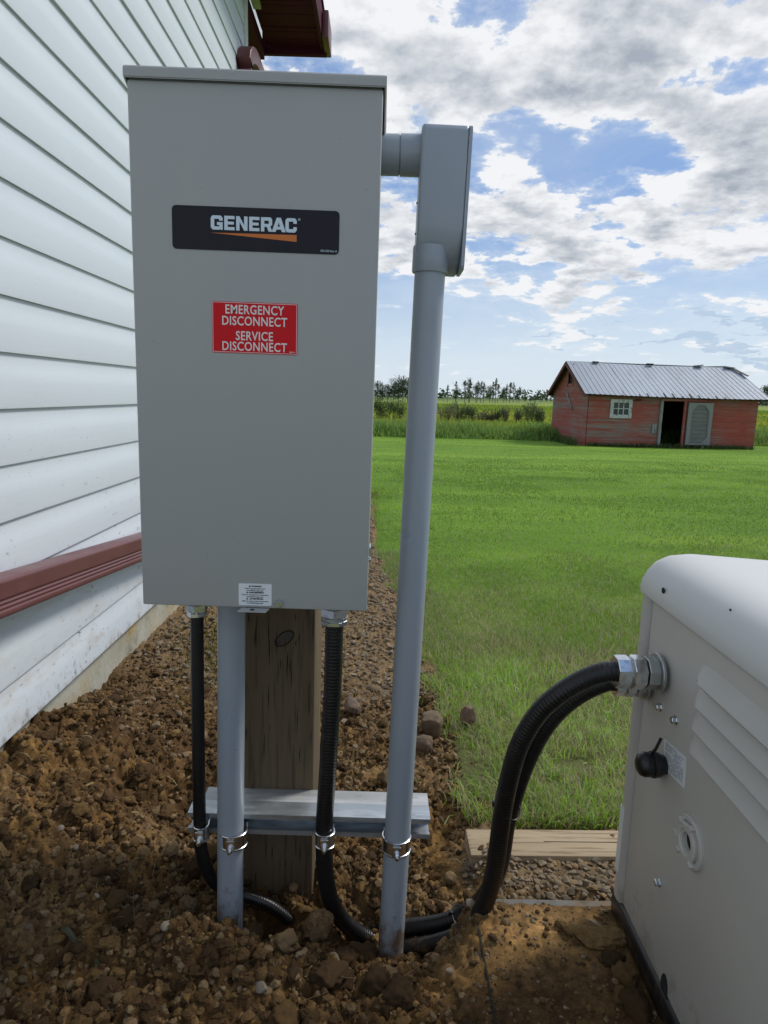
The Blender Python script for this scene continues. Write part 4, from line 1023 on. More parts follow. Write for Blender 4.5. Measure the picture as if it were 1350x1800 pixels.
A_, la = conduit('black_conduit', 'front black conduit arching from the generator fitting down to the soil', [(1092, 1180, .98), (1060, 1182, .98), (1020, 1197, .985), (980, 1222, .99), (945, 1255, 1.0), (915, 1305, 1.01), (898, 1357, 1.02), (886, 1412, 1.035), (879, 1460, 1.045), (869, 1530, 1.06), (852, 1588, 1.07), (820, 1634, 1.08), (778, 1655, 1.09), (712, 1667, 1.12), (660, 1672, 1.15), (600, 1690, 1.17)], .0158)
B_, lb = conduit('black_conduit', 'rear black conduit arching from the generator, half hidden by the front one', [(1092, 1196, 1.03), (1060, 1200, 1.03), (1015, 1222, 1.04), (975, 1256, 1.05), (944, 1300, 1.06), (920, 1352, 1.07), (902, 1405, 1.075), (890, 1450, 1.085), (878, 1520, 1.10), (852, 1575, 1.11), (815, 1606, 1.12), (775, 1622, 1.13), (712, 1630, 1.15), (668, 1628, 1.17), (620, 1650, 1.18)], .0158)
C_, lc = conduit('black_conduit', 'middle black conduit dropping from the box in front of the post', [(588, 1085, 1.094), (585, 1200, 1.094), (577, 1340, 1.094), (570, 1450, 1.094), (570, 1500, 1.095), (573, 1545, 1.10), (582, 1585, 1.11), (600, 1615, 1.125), (630, 1640, 1.14), (665, 1655, 1.15)], .0155)
D_, ld = conduit('black_conduit', 'thin black conduit at far left dropping from the box', [(346, 1075, 1.094), (347, 1200, 1.094), (349, 1340, 1.094), (351, 1450, 1.094), (352, 1480, 1.094), (360, 1520, 1.105), (378, 1552, 1.125), (405, 1568, 1.145), (440, 1578, 1.15), (475, 1592, 1.15), (510, 1618, 1.15)], .0112, rib=.0006, pitch=.0052)
for o in (A_, B_, C_, D_): o['group'] = 'black flexible conduits'
up_ = (0, 0, -1)
hexfit(C_, at(588, 1066, Y=1.094), up_, [('lock_nut', 6, .0255, .016, M['zinc']), ('collar', 32, .0235, .006, M['cast']), ('compression_nut', 8, .0245, .0085, M['zinc'])])
hexfit(D_, at(346, 1060, Y=1.094), up_, [('lock_nut', 6, .0185, .014, M['zinc']), ('compression_nut', 8, .0175, .0085, M['zinc'])])
for par, (px, py, yy) in ((A_, (1080, 1180, .98)), (B_, (1078, 1195, 1.03))):
    p = at(px, py, Y=yy); ln = .452-p.x; 
    hexfit(par, p, (1, -.0, -.01), [('compression_nut', 8, .0262, ln*.30, M['zinc']), ('ring', 32, .0245, ln*.06, M['cast']), ('body', 8, .0270, ln*.28, M['zinc']), ('seal', 32, .0235, ln*.05, M['rubber']), ('hub_nut', 8, .0262, ln*.25, M['cast']), ('flange', 36, .0315, ln*.08, M['cast'])])
# cable ties
def tie(cx_, cy_, yy, r1, r2, label, tilt, tail=None):
    c = at(cx_, cy_, Y=yy); T = thing('cable_tie', label, 'cable tie', c)
    pts = [Vector((r1*math.cos(2*PI*i/20), r2*math.sin(2*PI*i/20), tilt*math.cos(2*PI*i/20)+.002*math.sin(2*PI*i/20))) for i in range(21)]
    obj('band', tube(pts, .0013, seg=6, step=.004), M['rubber'], T)
    h = bmesh.new(); box(h, -r1-.006, -r1+.001, -.004, .004, -.003-tilt, .006-tilt, bev=.001); obj('head', h, M['rubber'], T)
    return T
tie(892, 1416, 1.055, .0215, .038, 'thin black cable tie binding the two conduits above the timber', -.002)
tie(812, 1614, 1.10, .020, .030, 'thin black cable tie round the conduits where they bend', -.01)

# ================================================================== GENERATOR
G = thing('standby_generator', 'light grey standby generator with louvred side at right', 'generator', (.46, 1.04, .10))
GO = Vector((.46, 1.04, .10))
def gpart(name, bm, material, parent=G, **k):
    if isinstance(bm, bmesh.types.BMesh): bmesh.ops.translate(bm, vec=-GO, verts=bm.verts)
    else: bm.transform(Matrix.Translation(-GO))
    return obj(name, bm, material, parent, **k)
GX, GY0, GY1, GXE = .46, .43, 1.045, 1.66
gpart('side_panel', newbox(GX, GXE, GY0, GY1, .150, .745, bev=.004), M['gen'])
ps = bmesh.new(); prism(ps, [(GX-.006, GY1+.012), (GX-.004, GY1+.004), (GX+.002, GY1+.001), (GX+.02, GY1+.001), (GXE, GY1+.001), (GXE, GY1+.034), (GX+.002, GY1+.034), (GX-.004, GY1+.030), (GX-.006, GY1+.022)], .148, .745, plane='XY')
gpart('rear_panel', ps, M['gen'], autosmooth=50)
# base
bs = bmesh.new(); box(bs, GX-.005, GXE, GY0-.01, GY1+.045, .099, .150, bev=.012, seg=3); gpart('base', bs, M['genbase'])
# lid: superellipse-rounded cap
def lid_mesh():
    n = 40; rows = []
    x0_, x1_, y0_, y1_ = GX-.011, GXE+.02, GY0-.02, GY1+.052
    prof = [(.004, .728), (0, .732), (-.0008, .740), (.001, .752), (.007, .769), (.017, .785), (.031, .796), (.052, .804), (.085, .807), (.16, .810), (.26, .811)]
    # near corners rounded ring with inset d
    def ring(d, z):
        R_ = max(.032-d*.1, .02); pts = []
        X0, X1, Y0, Y1 = x0_+d, x1_-d, y0_+d, y1_-d*.75
        for cx_, cy_, a0 in ((X1-R_, Y1-R_, 0), (X0+R_, Y1-R_, 90), (X0+R_, Y0+R_, 180), (X1-R_, Y0+R_, 270)):
            for k in range(7):
                a = math.radians(a0+15*k); pts.append((cx_+R_*math.cos(a), cy_+R_*math.sin(a), z))
        return pts
    vs = []; fs = []
    for d, z in prof: vs += [(a_, b_, c_-.07*max(0, a_-GX-.03)*(c_-.728)/.083) for a_, b_, c_ in ring(d, z)]
    m_ = 28
    for j in range(len(prof)-1):
        for i in range(m_): fs.append((j*m_+i, j*m_+(i+1) % m_, (j+1)*m_+(i+1) % m_, (j+1)*m_+i))
    bm = bmesh.new(); V_ = [bm.verts.new(v) for v in vs]
    for f in fs: bm.faces.new([V_[i] for i in f])
    bm.faces.new(V_[-m_:]); bm.faces.new(V_[:m_])
    return bm
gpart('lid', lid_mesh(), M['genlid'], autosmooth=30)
def disc(px, py, r, name, material, thick=.0008, X=GX, seg=16):
    p = at(px, py, X=X); bm = bmesh.new(); lathe(bm, [(r, -thick), (r, .0005)], axis='X', origin=p, seg=seg); return gpart(name, bm, material)
disc(1166, 1038, .0048, 'lid_hole', M['darkhole'], X=GX-.0096); disc(1284, 1072, .0016, 'lid_hole', M['darkhole'], X=GX+.0045)
def hexbolt(px, py):
    p = at(px, py, X=GX-.004); bm = bmesh.new()
    lathe(bm, [(.0072, .004), (.0072, .0025)], axis='X', origin=p, seg=18)
    lathe(bm, [(.0056, .0025), (.0056, -.0030), (.0048, -.0040)], axis='X', origin=p, seg=6)
    gpart('bolt', bm, M['zinc'], autosmooth=20)
for px, py in ((1157, 1243), (1184, 1266), (1156, 1359), (1155, 1551)): hexbolt(px, py)
# louvres: pressed ribs, tapering at their far end
def louvre(z_):
    bm = bmesh.new(); rows = []; h = .037; dpt = .018
    ys_ = [.872, .868, .860, .850, .838, .80, .70, .60, .50]
    sc = [.0, .15, .5, .85, 1, 1, 1, 1, 1]
    for yy, s in zip(ys_, sc):
        sec = [(0, -h*.5), (-dpt*.10, -h*.44), (-dpt*.75, -h*.30), (-dpt, -h*.16), (-dpt*.85, .0), (-dpt*.40, h*.28), (-dpt*.10, h*.44), (0, h*.5)]
        rows.append([bm.verts.new((GX+.0004+a*s, yy, z_+b*(.6+.4*s))) for a, b in sec])
    for A, B in zip(rows, rows[1:]):
        for i in range(7): bm.faces.new((A[i], A[i+1], B[i+1], B[i]))
    gpart('louvre', bm, M['gen'], autosmooth=60)
for px, py in ((1244, 1192), (1239, 1231), (1235, 1272), (1231, 1312)):
    louvre(at(px, py, X=GX).z)
# fuel regulator knockout: ring with inner socket
p = at(1216, 1480, X=GX); rg = bmesh.new()
lathe(rg, [(.0375, .001), (.0375, -.004), (.0355, -.006), (.0300, -.006), (.0290, -.0035), (.0275, -.0035)], axis='X', origin=p, seg=40, cap=False); knob = gpart('port_ring', rg, M['gen'], autosmooth=30)
rg = bmesh.new(); lathe(rg, [(.0275, 0), (.0275, -.009), (.0255, -.0105), (.0185, -.0105), (.0170, -.0085), (.0135, -.008), (.0120, .001)], axis='X', origin=p, seg=36, cap=False); gpart('port_socket', rg, M['gen'], autosmooth=30)
rg = bmesh.new(); lathe(rg, [(.0135, -.0012), (.0135, -.0004)], axis='X', origin=p, seg=24); gpart('port_bore', rg, M['darkhole'])
for a_deg in (20, 140, 215, 260, 320):
    rg = bmesh.new(); a = math.radians(a_deg); Mx = Matrix.Translation(p) @ Matrix.Rotation(a, 4, 'X'); box(rg, -.0125, -.004, -.004, .004, .0245, .0335, bev=.001, M=Mx); gpart('port_lug', rg, M['gen'])
# rating label on the side
lab = [(1168, 1299), (1206, 1333), (1202, 1386), (1166, 1349)]
q4 = [at(a, b, X=GX-.0008) for a, b in lab]; bm = bmesh.new(); f_ = [bm.verts.new(v) for v in q4]; g_ = [bm.verts.new(v+Vector((.0008, 0, 0))) for v in q4]
bm.faces.new(f_); bm.faces.new(g_[::-1])
for i in range(4): bm.faces.new((f_[i], f_[(i+1) % 4], g_[(i+1) % 4], g_[i]))
rl = gpart('rating_label', bm, M['sticker'])
ln = bmesh.new(); rk = random.Random(3)
for r_ in range(16):
    t = (r_+1)/18; a = q4[0].lerp(q4[3], t); b = q4[1].lerp(q4[2], t); s = .06
    while s < .9:
        e_ = min(s+rk.uniform(.12, .4), .93); A0 = a.lerp(b, s); B0 = a.lerp(b, e_); hh = Vector((0, 0, .0008)); dx = Vector((-.0004, 0, 0))
        if rk.random() < .8: ln.faces.new([ln.verts.new(v) for v in (A0+dx, B0+dx, B0+dx-hh, A0+dx-hh)])
        s = e_+rk.uniform(.02, .07)
gpart('fine_print', ln, M['ink_grey'], rl, smooth=False)
# red and black warning strip wrapping the rear corner
st = bmesh.new(); box(st, GX-.0067, GX-.0058, GY1+.0145, GY1+.0305, .20, .33); ws2 = gpart('corner_label', st, M['sticker']); ws2['label'] = 'narrow white label with red marks'
# rubber cap and its tie
p = at(1146, 1344, X=GX-.02)
rc = bmesh.new(); lathe(rc, [(.0150, .020), (.0150, .016), (.0190, .010), (.0195, .004), (.0180, -.001), (.0190, -.003), (.0192, -.013), (.0165, -.020), (.0105, -.0235), (.002, -.0245)], axis='X', origin=p+Vector((.0, 0, 0)), seg=30); gpart('rubber_cap', rc, M['rubber'], autosmooth=50)
tl = tube([p+Vector((-.001, 0, .0195)), p+Vector((-.002, -.006, .028)), at(1152, 1318, X=GX-.022), at(1162, 1298, X=GX-.016)], .0024, seg=6, step=.003); gpart('cap_tie', tl, M['rubber'])
tr_ = bmesh.new(); lathe(tr_, [(.0197, .0035), (.0205, .003), (.0205, -.001), (.0197, -.0015)], axis='X', origin=p, seg=30, cap=False); gpart('tie_band', tr_, M['rubber'])
# hand slot near the bottom
p = at(1167, 1735, X=GX-.0004); bm = bmesh.new()
poly = [(p.y+.012*math.cos(a), p.z+.022*math.sin(a)) for a in [2*PI*i/20 for i in range(20)]]
prism(bm, poly, GX-.0006, GX+.002, plane='YZ'); gpart('lifting_slot', bm, M['darkhole'])

# ================================================================== RED BARN
M['barn'] = mat('peeling red paint', (.34, .070, .045), .85, var=[(1.6, 6, .44, .60, (.26, .22, .19), (.22, .22, 5)), (5, 6, .47, .60, (.25, .21, .18), (.15, .15, 8), .8), (.5, 3, .4, .7, (.38, .075, .045)), (9, 5, .55, .7, (.15, .06, .045), (.3, .3, 6))], bump=(8, 5, .5, .01, (.2, .2, 4)))
M['tin'] = mat('corrugated tin', (.35, .39, .44), .6, .15, var=[(.7, 5, .4, .65, (.29, .32, .36), (1, .3, .3)), (6, 5, .62, .72, (.20, .16, .13), (1, .2, .2), .6)], bump=(6, 3, .1, .01), rvar=.08)
M['oldwood'] = mat('bare grey wood', (.31, .30, .29), .85, var=[(5, 6, .4, .65, (.14, .13, .12), (3, 1, .4)), (9, 4, .6, .7, (.33, .32, .31))], bump=(20, 5, .5, .006))
M['whitewood'] = mat('chipped white window paint', (.52, .53, .52), .7, var=[(12, 6, .5, .62, (.26, .24, .22))])
M['barn_dark'] = mat('barn interior boards', (.05, .036, .028), .9, var=[(4, 5, .4, .7, (.03, .02, .016))])
M['oldglass'] = mat('old window glass', (.03, .04, .045), .12, spec=.6)
BN = thing('red_barn', 'old peeling red wooden barn with grey tin roof across the lawn', 'barn', (12, 29, -.75))
BO = Vector((12, 29, -.75))
def bpart(name, bm, material, parent=BN, **k):
    bmesh.ops.translate(bm, vec=-BO, verts=bm.verts); return obj(name, bm, material, parent, **k)
cA = Vector((8.46, 27.0, 0)); cB = Vector((15.40, 27.0, 0)); cC = Vector((15.30, 31.4, 0)); cD = Vector((8.17, 31.4, 0))
ZA, ZAt, ZBb, ZBt = -.90, 1.37, -.98, 1.31
def wall_boards(p0, p1, zb0, zt0, zb1, zt1, name, holes=(), rows=26, gable=None, outn=None):
    """clapboard wall from p0 to p1 with stepped boards; holes in (u0,u1,v0,v1) fractions; gable=(u,ztop)"""
    bm = bmesh.new(); d = p1-p0
    n_ = outn
    us = sorted({0, 1, *[h[0] for h in holes], *[h[1] for h in holes]})
    def P(u, z, off): return p0 + d*u + n_*off + Vector((0, 0, z))
    for r in range(rows):
        v0, v1 = r/rows, (r+1)/rows
        for u0, u1 in zip(us, us[1:]):
            um = (u0+u1)/2; vm = (v0+v1)/2
            if any(h[0] <= um <= h[1] and h[2] <= vm <= h[3] for h in holes): continue
            sub = 6
            for k in range(sub):
                a, b = u0+(u1-u0)*k/sub, u0+(u1-u0)*(k+1)/sub
                za0, zb_0 = [zb0+(zb1-zb0)*t + (zt0-zb0+((zt1-zb1)-(zt0-zb0))*t)*v0 for t in (a, b)]
                za1, zb_1 = [zb0+(zb1-zb0)*t + (zt0-zb0+((zt1-zb1)-(zt0-zb0))*t)*v1 for t in (a, b)]
                jit = .006*math.sin(r*7.3+u0*9)
                o1, o2 = .028+jit, .006
                q_ = [bm.verts.new(P(a, za0, o1)), bm.verts.new(P(b, zb_0, o1)), bm.verts.new(P(b, zb_1, o2)), bm.verts.new(P(a, za1, o2))]
                bm.faces.new(q_)
                q2 = [bm.verts.new(P(a, za0, 0)), bm.verts.new(P(b, zb_0, 0)), bm.verts.new(P(b, zb_0, o1)), bm.verts.new(P(a, za0, o1))]; bm.faces.new(q2)
    return bm
FN = Vector((0, -1, 0)); GN = (Vector((-4.4, -.29, 0))).normalized()
def fu(px): return (at(px, 740, Y=27).x-cA.x)/(cB.x-cA.x)
w0, w1 = fu(1074), fu(1106); d0, d1 = fu(1163), fu(1200)
holes = [(w0, w1, .62, .90), (d0, d1, .08, .93)]
bpart('front_wall', wall_boards(cA, cB, ZA, ZAt, ZBb, ZBt, 'w', holes, outn=FN), M['barn'], smooth=False)
gw = wall_boards(cD, cA, ZA, ZAt+.0, ZA, ZAt, 'g', outn=GN)
# gable triangle rows
pk = 2.66; rows = 14; d = cA-cD
for r in range(rows):
    t0, t1 = r/rows, (r+1)/rows
    z0_, z1_ = ZAt+(pk-ZAt)*t0, ZAt+(pk-ZAt)*t1
    for u0, u1 in ((.5*t0, .43), (.43, .57), (.57, 1-.5*t0)):
        if u0 == .43 and .24 < t0 < .78: continue
        u1b, u0b = min(u1, 1-.5*t1), max(u0, .5*t1)
        if u0 < u1 and u0b <= u1b:
            f = [cD+d*u0+GN*.03+Vector((0, 0, z0_)), cD+d*u1+GN*.03+Vector((0, 0, z0_)), cD+d*u1b+GN*.006+Vector((0, 0, z1_)), cD+d*u0b+GN*.006+Vector((0, 0, z1_))]
            gw.faces.new([gw.verts.new(v) for v in f])
            f = [cD+d*u0+Vector((0, 0, z0_)), cD+d*u1+Vector((0, 0, z0_)), cD+d*u1+GN*.03+Vector((0, 0, z0_)), cD+d*u0+GN*.03+Vector((0, 0, z0_))]; gw.faces.new([gw.verts.new(v) for v in f])
bpart('gable_wall', gw, M['barn'], smooth=False)
bmx = bmesh.new()
def quad(bm, *v): bm.faces.new([bm.verts.new(x) for x in v])
zv = lambda v, z: Vector((v.x, v.y, z))
# inner lining, back wall with a window hole, right gable
inn = bmesh.new(); ins = Vector((.05, .06, 0))
hA, hB, hC, hD = cA+Vector((.06, .05, 0)), cB+Vector((-.06, .05, 0)), cC+Vector((-.06, -.06, 0)), cD+Vector((.06, -.06, 0))
u_a, u_b = .46, .60
for a, b, lo, hi in ((0, u_a, ZA, 1.35), (u_b, 1, ZA, 1.35), (u_a, u_b, ZA, .45), (u_a, u_b, 1.25, 1.35)):
    p_, q_ = hD.lerp(hC, a), hD.lerp(hC, b); quad(inn, zv(p_, lo), zv(q_, lo), zv(q_, hi), zv(p_, hi))
quad(inn, zv(hD, ZA), zv(hA, ZA), zv(hA, 1.35), zv(hD, 1.35)); 
bpart('inner_lining', inn, M['barn_dark'], smooth=False)
rg_ = bmesh.new(); mid = (cB+cC)/2
rg_.faces.new([rg_.verts.new(v) for v in (zv(cB, ZBb), zv(cC, ZBb), zv(cC, ZBt), zv(mid, pk-.06), zv(cB, ZBt))]); bpart('end_wall', rg_, M['barn'], smooth=False)
fl = bmesh.new(); quad(fl, zv(hA, -.80), zv(hB, -.80), zv(hC, -.80), zv(hD, -.80)); bpart('floor', fl, M['barn_dark'], smooth=False)
# front inner lining so daylight does not leak between boards
fi = bmesh.new()
for a, b, lo, hi in ((0, w0, ZBb, 1.31), (w1, d0, ZBb, 1.31), (d1, 1, ZBb, 1.31), (w0, w1, ZBb, .50)):
    p_, q_ = hA.lerp(hB, a), hA.lerp(hB, b); quad(fi, zv(p_, lo), zv(q_, lo), zv(q_, hi), zv(p_, hi))
bpart('inner_lining', fi, M['barn_dark'], smooth=False)
# roof: ribbed tin sheets, with a gap or two along the ridge
rm0, rm1 = Vector((8.02, 29.2, 2.70)), Vector((15.35, 29.15, 2.60)); e0, e1 = Vector((8.20, 26.72, 1.30)), Vector((15.75, 26.70, 1.24)); b0, b1 = Vector((7.90, 31.7, 1.25)), Vector((15.6, 31.7, 1.20))
nsh = 12
for s in range(nsh):
    bm = bmesh.new(); ta, tb2 = s/nsh, (s+1)/nsh; nr = 36; rows_ = []
    off = random.uniform(-.002, .003)
    for i in range(nr+1):
        t = ta+(tb2-ta)*i/nr; lift = .013*(1 if i % 12 in (0, 1, 11) else 0)+off
        R_ = rm0.lerp(rm1, t); E_ = e0.lerp(e1, t); nrm = Vector((0, -.45, .89))
        sag = -.04*math.sin(PI*t)
        rows_.append([bm.verts.new(R_.lerp(E_, k/4)+nrm*lift+Vector((0, 0, sag))) for k in range(5)])
    for A, B in zip(rows_, rows_[1:]):
        for k in range(4): bm.faces.new((A[k], B[k], B[k+1], A[k+1]))
    bpart('roof_sheet', bm, M['tin'], autosmooth=20)
bk = bmesh.new(); quad(bk, rm0, rm1, b1, b0); bpart('rear_roof', bk, M['tin'], smooth=False)
for k in range(1): 
    us_ = bmesh.new(); dn = Vector((0, 0, -.05)); quad(us_, rm0+dn, rm1+dn, e1+dn, e0+dn); quad(us_, rm0+dn, rm1+dn, b1+dn, b0+dn); bpart('roof_deck', us_, M['barn_dark'], smooth=False)
# bargeboards on the gable and soffit edge
def beam(bm, a, b, w_, h_):
    a, b = Vector(a), Vector(b); d = b-a; Mx = Matrix.Translation(a) @ d.to_track_quat('X', 'Z').to_matrix().to_4x4(); box(bm, 0, d.length, -w_/2, w_/2, -h_/2, h_/2, M=Mx)
bg_ = bmesh.new(); beam(bg_, rm0+Vector((0, 0, -.10)), e0+Vector((0, 0, -.08)), .05, .12); beam(bg_, rm0+Vector((0, 0, -.10)), b0+Vector((0, 0, -.08)), .05, .14); bpart('bargeboard', bg_, mat('weathered bargeboard', (.14, .05, .04), .8), smooth=False)
for k in range(22):
    t = .02+k*.046; bm = bmesh.new(); p_ = e0.lerp(e1, t); beam(bm, p_+Vector((0, .02, -.05)), p_+Vector((0, .32, .10)), .05, .07); bpart('rafter_tail', bm, M['barn_dark'], smooth=False)
for t, w_ in ((.155, .20), (.475, .22)):
    bm = bmesh.new(); p_ = rm0.lerp(rm1, t); beam(bm, p_+Vector((0, -.09, .0)), p_+Vector((w_*1.3, -.09, -.005)), .12, .05); bpart('ridge_gap', bm, M['darkhole'], smooth=False)
dbm = bmesh.new()
for a, b, w_ in (((13.6, 29.1, 2.62), (13.95, 29.1, 2.66), .2), ((14.9, 29.1, 2.62), (15.3, 29.0, 2.56), .25), ((15.2, 29.0, 2.58), (15.55, 28.3, 2.22), .12), ((14.2, 29.2, 2.60), (15.0, 29.2, 2.63), .08)): beam(dbm, a, b, w_, .05)
bpart('loose_ridge_board', dbm, M['oldwood'], smooth=False)
# window
def fx(px): return at(px, 740, Y=26.95).x
def fz(px, py): return at(px, py, Y=26.95).z
wx0, wx1 = fx(1071), fx(1109); wz0, wz1 = fz(1088, 735), fz(1090, 702)
wf = bmesh.new(); yF = 26.93; fr = .13
for a in ((wx0, wx1, wz1-fr, wz1), (wx0, wx1, wz0, wz0+fr*1.1), (wx0, wx0+fr, wz0+fr*1.1, wz1-fr), (wx1-fr, wx1, wz0+fr*1.1, wz1-fr)): box(wf, a[0], a[1], yF, yF+.06, a[2], a[3])
win = bpart('window', wf, M['whitewood'], smooth=False)
gl = bmesh.new(); ix0, ix1, iz0, iz1 = wx0+fr, wx1-fr, wz0+fr*1.1, wz1-fr
mu = bmesh.new()
for k in (1, 2): xx = ix0+(ix1-ix0)*k/3; box(mu, xx-.018, xx+.018, yF+.03, yF+.055, iz0, iz1)
zz = (iz0+iz1)/2; box(mu, ix0, ix1, yF+.028, yF+.053, zz-.018, zz+.018)
bpart('muntin', mu, M['whitewood'], win, smooth=False)
for i in range(3):
    for j in range(2):
        g = bmesh.new(); a0, a1 = ix0+(ix1-ix0)*i/3, ix0+(ix1-ix0)*(i+1)/3; c0, c1 = iz0+(iz1-iz0)*j/2, iz0+(iz1-iz0)*(j+1)/2; box(g, a0, a1, yF+.062, yF+.068, c0, c1); bpart('pane', g, M['oldglass'], win, smooth=False)
# door opening trim and the grey door leaf standing open beside it
ox0, ox1 = fx(1163), fx(1200); oz0, oz1 = -.80, fz(1180, 705)
for nm, a, mt in (('door_post', (ox0-.11, ox0, 26.9, 26.98, oz0, oz1), M['oldwood']), ('door_post', (ox1, ox1+.08, 26.9, 26.98, oz0-.05, oz1), M['barn']), ('lintel', (ox0-.1, ox1+.9, 26.9, 26.97, oz1, oz1+.09), M['barn']), ('threshold', (ox0-.3, ox1+.9, 26.85, 27.1, -.96, -.84), M['oldwood']), ('patch_board', (ox0-.36, ox0-.2, 26.92, 26.96, fz(1147, 762), fz(1147, 745)), M['oldwood'])):
    bpart(nm, newbox(*a), mt, smooth=False)
dx0, dx1 = fx(1206), fx(1249); dz0, dz1 = fz(1225, 783)+.02, fz(1225, 708)
M['doorframe'] = mat('chalky grey door frame', (.25, .245, .24), .85, var=[(9, 4, .5, .65, (.26, .25, .24))])
dl = bmesh.new(); box(dl, dx0, dx1, 26.86, 26.90, dz0, dz1); door = bpart('door', dl, mat('weathered door boards', (.20, .195, .185), .85, var=[(6, 5, .45, .65, (.15, .14, .13), (.3, 1, 4))]), smooth=False); door['label'] = 'bare grey plank door standing open'
fr_ = bmesh.new(); c = .22
outer = [(dx0, dz0), (dx1, dz0), (dx1, dz1), (dx0, dz1)]; n8 = [(dx0+.17, dz0+.18), (dx1-.30, dz0+.10), (dx1-.19, dz0+.30), (dx1-.17, dz1-.30), (dx1-.33, dz1-.10), (dx0+.33, dz1-.10), (dx0+.17, dz1-.30)]
for a in ((dx0, dx0+.15), (dx1-.15, dx1)): box(fr_, a[0], a[1], 26.82, 26.858, dz0, dz1)
for a in ((dz1-.10, dz1), (dz0, dz0+.08)): box(fr_, dx0+.15, dx1-.15, 26.82, 26.858, a[0], a[1])
for sx1, xx, zz2, s2 in ((1, dx0+.15, dz1-.10, -1), (-1, dx1-.15, dz1-.10, -1), (-1, dx1-.15, dz0+.08, 1)):
    prism(fr_, [(xx, zz2), (xx+sx1*.2, zz2), (xx, zz2+s2*.26)], 26.822, 26.857)
bpart('door_frame', fr_, M['doorframe'], door, smooth=False)
pk_ = bmesh.new()
for k in range(9): zz = dz0+.1+k*(dz1-dz0-.2)/9; box(pk_, dx0+.16, dx1-.16, 26.853, 26.859, zz, zz+.005)
bpart('plank_joint', pk_, M['darkhole'], door, smooth=False)
pr_ = bmesh.new(); beam(pr_, (fx(1226), 26.7, -.98), (fx(1238), 26.82, -.72), .05, .05); prop = bpart('door_prop', pr_, M['oldwood'], smooth=False)
# loft opening frame, diagonal prop on the gable
lo_ = bmesh.new(); pL = cD.lerp(cA, .5)+GN*.02
for u in (.425, .575): p_ = cD.lerp(cA, u)+GN*.03; beam(lo_, zv(p_, ZAt+.28), zv(p_, ZAt+1.02), .05, .05)
bpart('loft_frame', lo_, M['barn'], smooth=False)
lk = bmesh.new(); a, b = cD.lerp(cA, .43)-GN*.05, cD.lerp(cA, .57)-GN*.05; quad(lk, zv(a, ZAt+.25), zv(b, ZAt+.25), zv(b, ZAt+1.05), zv(a, ZAt+1.05)); bpart('loft_dark', lk, M['barn_dark'], smooth=False)
dg_ = bmesh.new(); p_, q_ = cD.lerp(cA, .42)+GN*.06, cD.lerp(cA, .62)+GN*.06; beam(dg_, zv(p_, ZAt+.02), zv(q_, .62), .04, .06); bpart('brace', dg_, M['oldwood'], smooth=False)
bar = bmesh.new(); beam(bar, (fx(1112), 26.93, fz(1112, 703)), (fx(1124), 26.93, fz(1124, 703)), .04, .05); bpart('iron_rail', bar, M['darkhole'], smooth=False)

# ================================================================== VEGETATION BEYOND
M['leaf'] = attr_mat('foliage', 'tint', .7, translucent=.42, spec=.2)
M['bark'] = mat('pale bark', (.16, .145, .12), .9, var=[(6, 4, .45, .6, (.07, .06, .05))])
def leafcloud(cx, cy, cz, rx, ry, rz, n, size, cols, seed, gaps=.3, shell=False):
    r = np.random.default_rng(seed); p = r.normal(size=(n*2, 3)); p /= np.linalg.norm(p, axis=1)[:, None]; p *= r.random((n*2, 1))**(1/2.2)
    g = fbm(p[:, 0]*2.3+seed, p[:, 1]*2.3, 2, seed, p[:, 2]*2.3); p = p[g > np.quantile(g, gaps)][:n]; n = len(p)
    c = p*np.array([rx, ry, rz])+np.array([cx, cy, cz]); a = r.normal(size=(n, 3)); a /= np.linalg.norm(a, axis=1)[:, None]; b = np.cross(a, r.normal(size=(n, 3))); b /= np.linalg.norm(b, axis=1)[:, None]
    s = size*r.uniform(.6, 1.4, (n, 1)); V_ = np.stack([c-a*s, c+b*s*.5, c+a*s, c-b*s*.5], 1)
    co = cols[r.integers(0, len(cols), n)]*r.uniform(.7, 1.25, (n, 1)); return V_.reshape(-1, 3), np.repeat(co, 4, 0)
def leafobj(name, clouds, parent=None):
    V_ = np.concatenate([a for a, _ in clouds]); C2 = np.concatenate([b for _, b in clouds]); f = np.arange(len(V_)).reshape(-1, 4)
    return obj(name, npmesh(name, V_, f, C2), M['leaf'], parent, smooth=False)
TREEC = np.array([[.045, .075, .030], [.065, .10, .038], [.038, .062, .030], [.085, .115, .045]])
BUSHC = np.array([[.12, .17, .065], [.17, .22, .09], [.09, .14, .05], [.20, .21, .12]])
TREEG = 'trees along the far field edge'
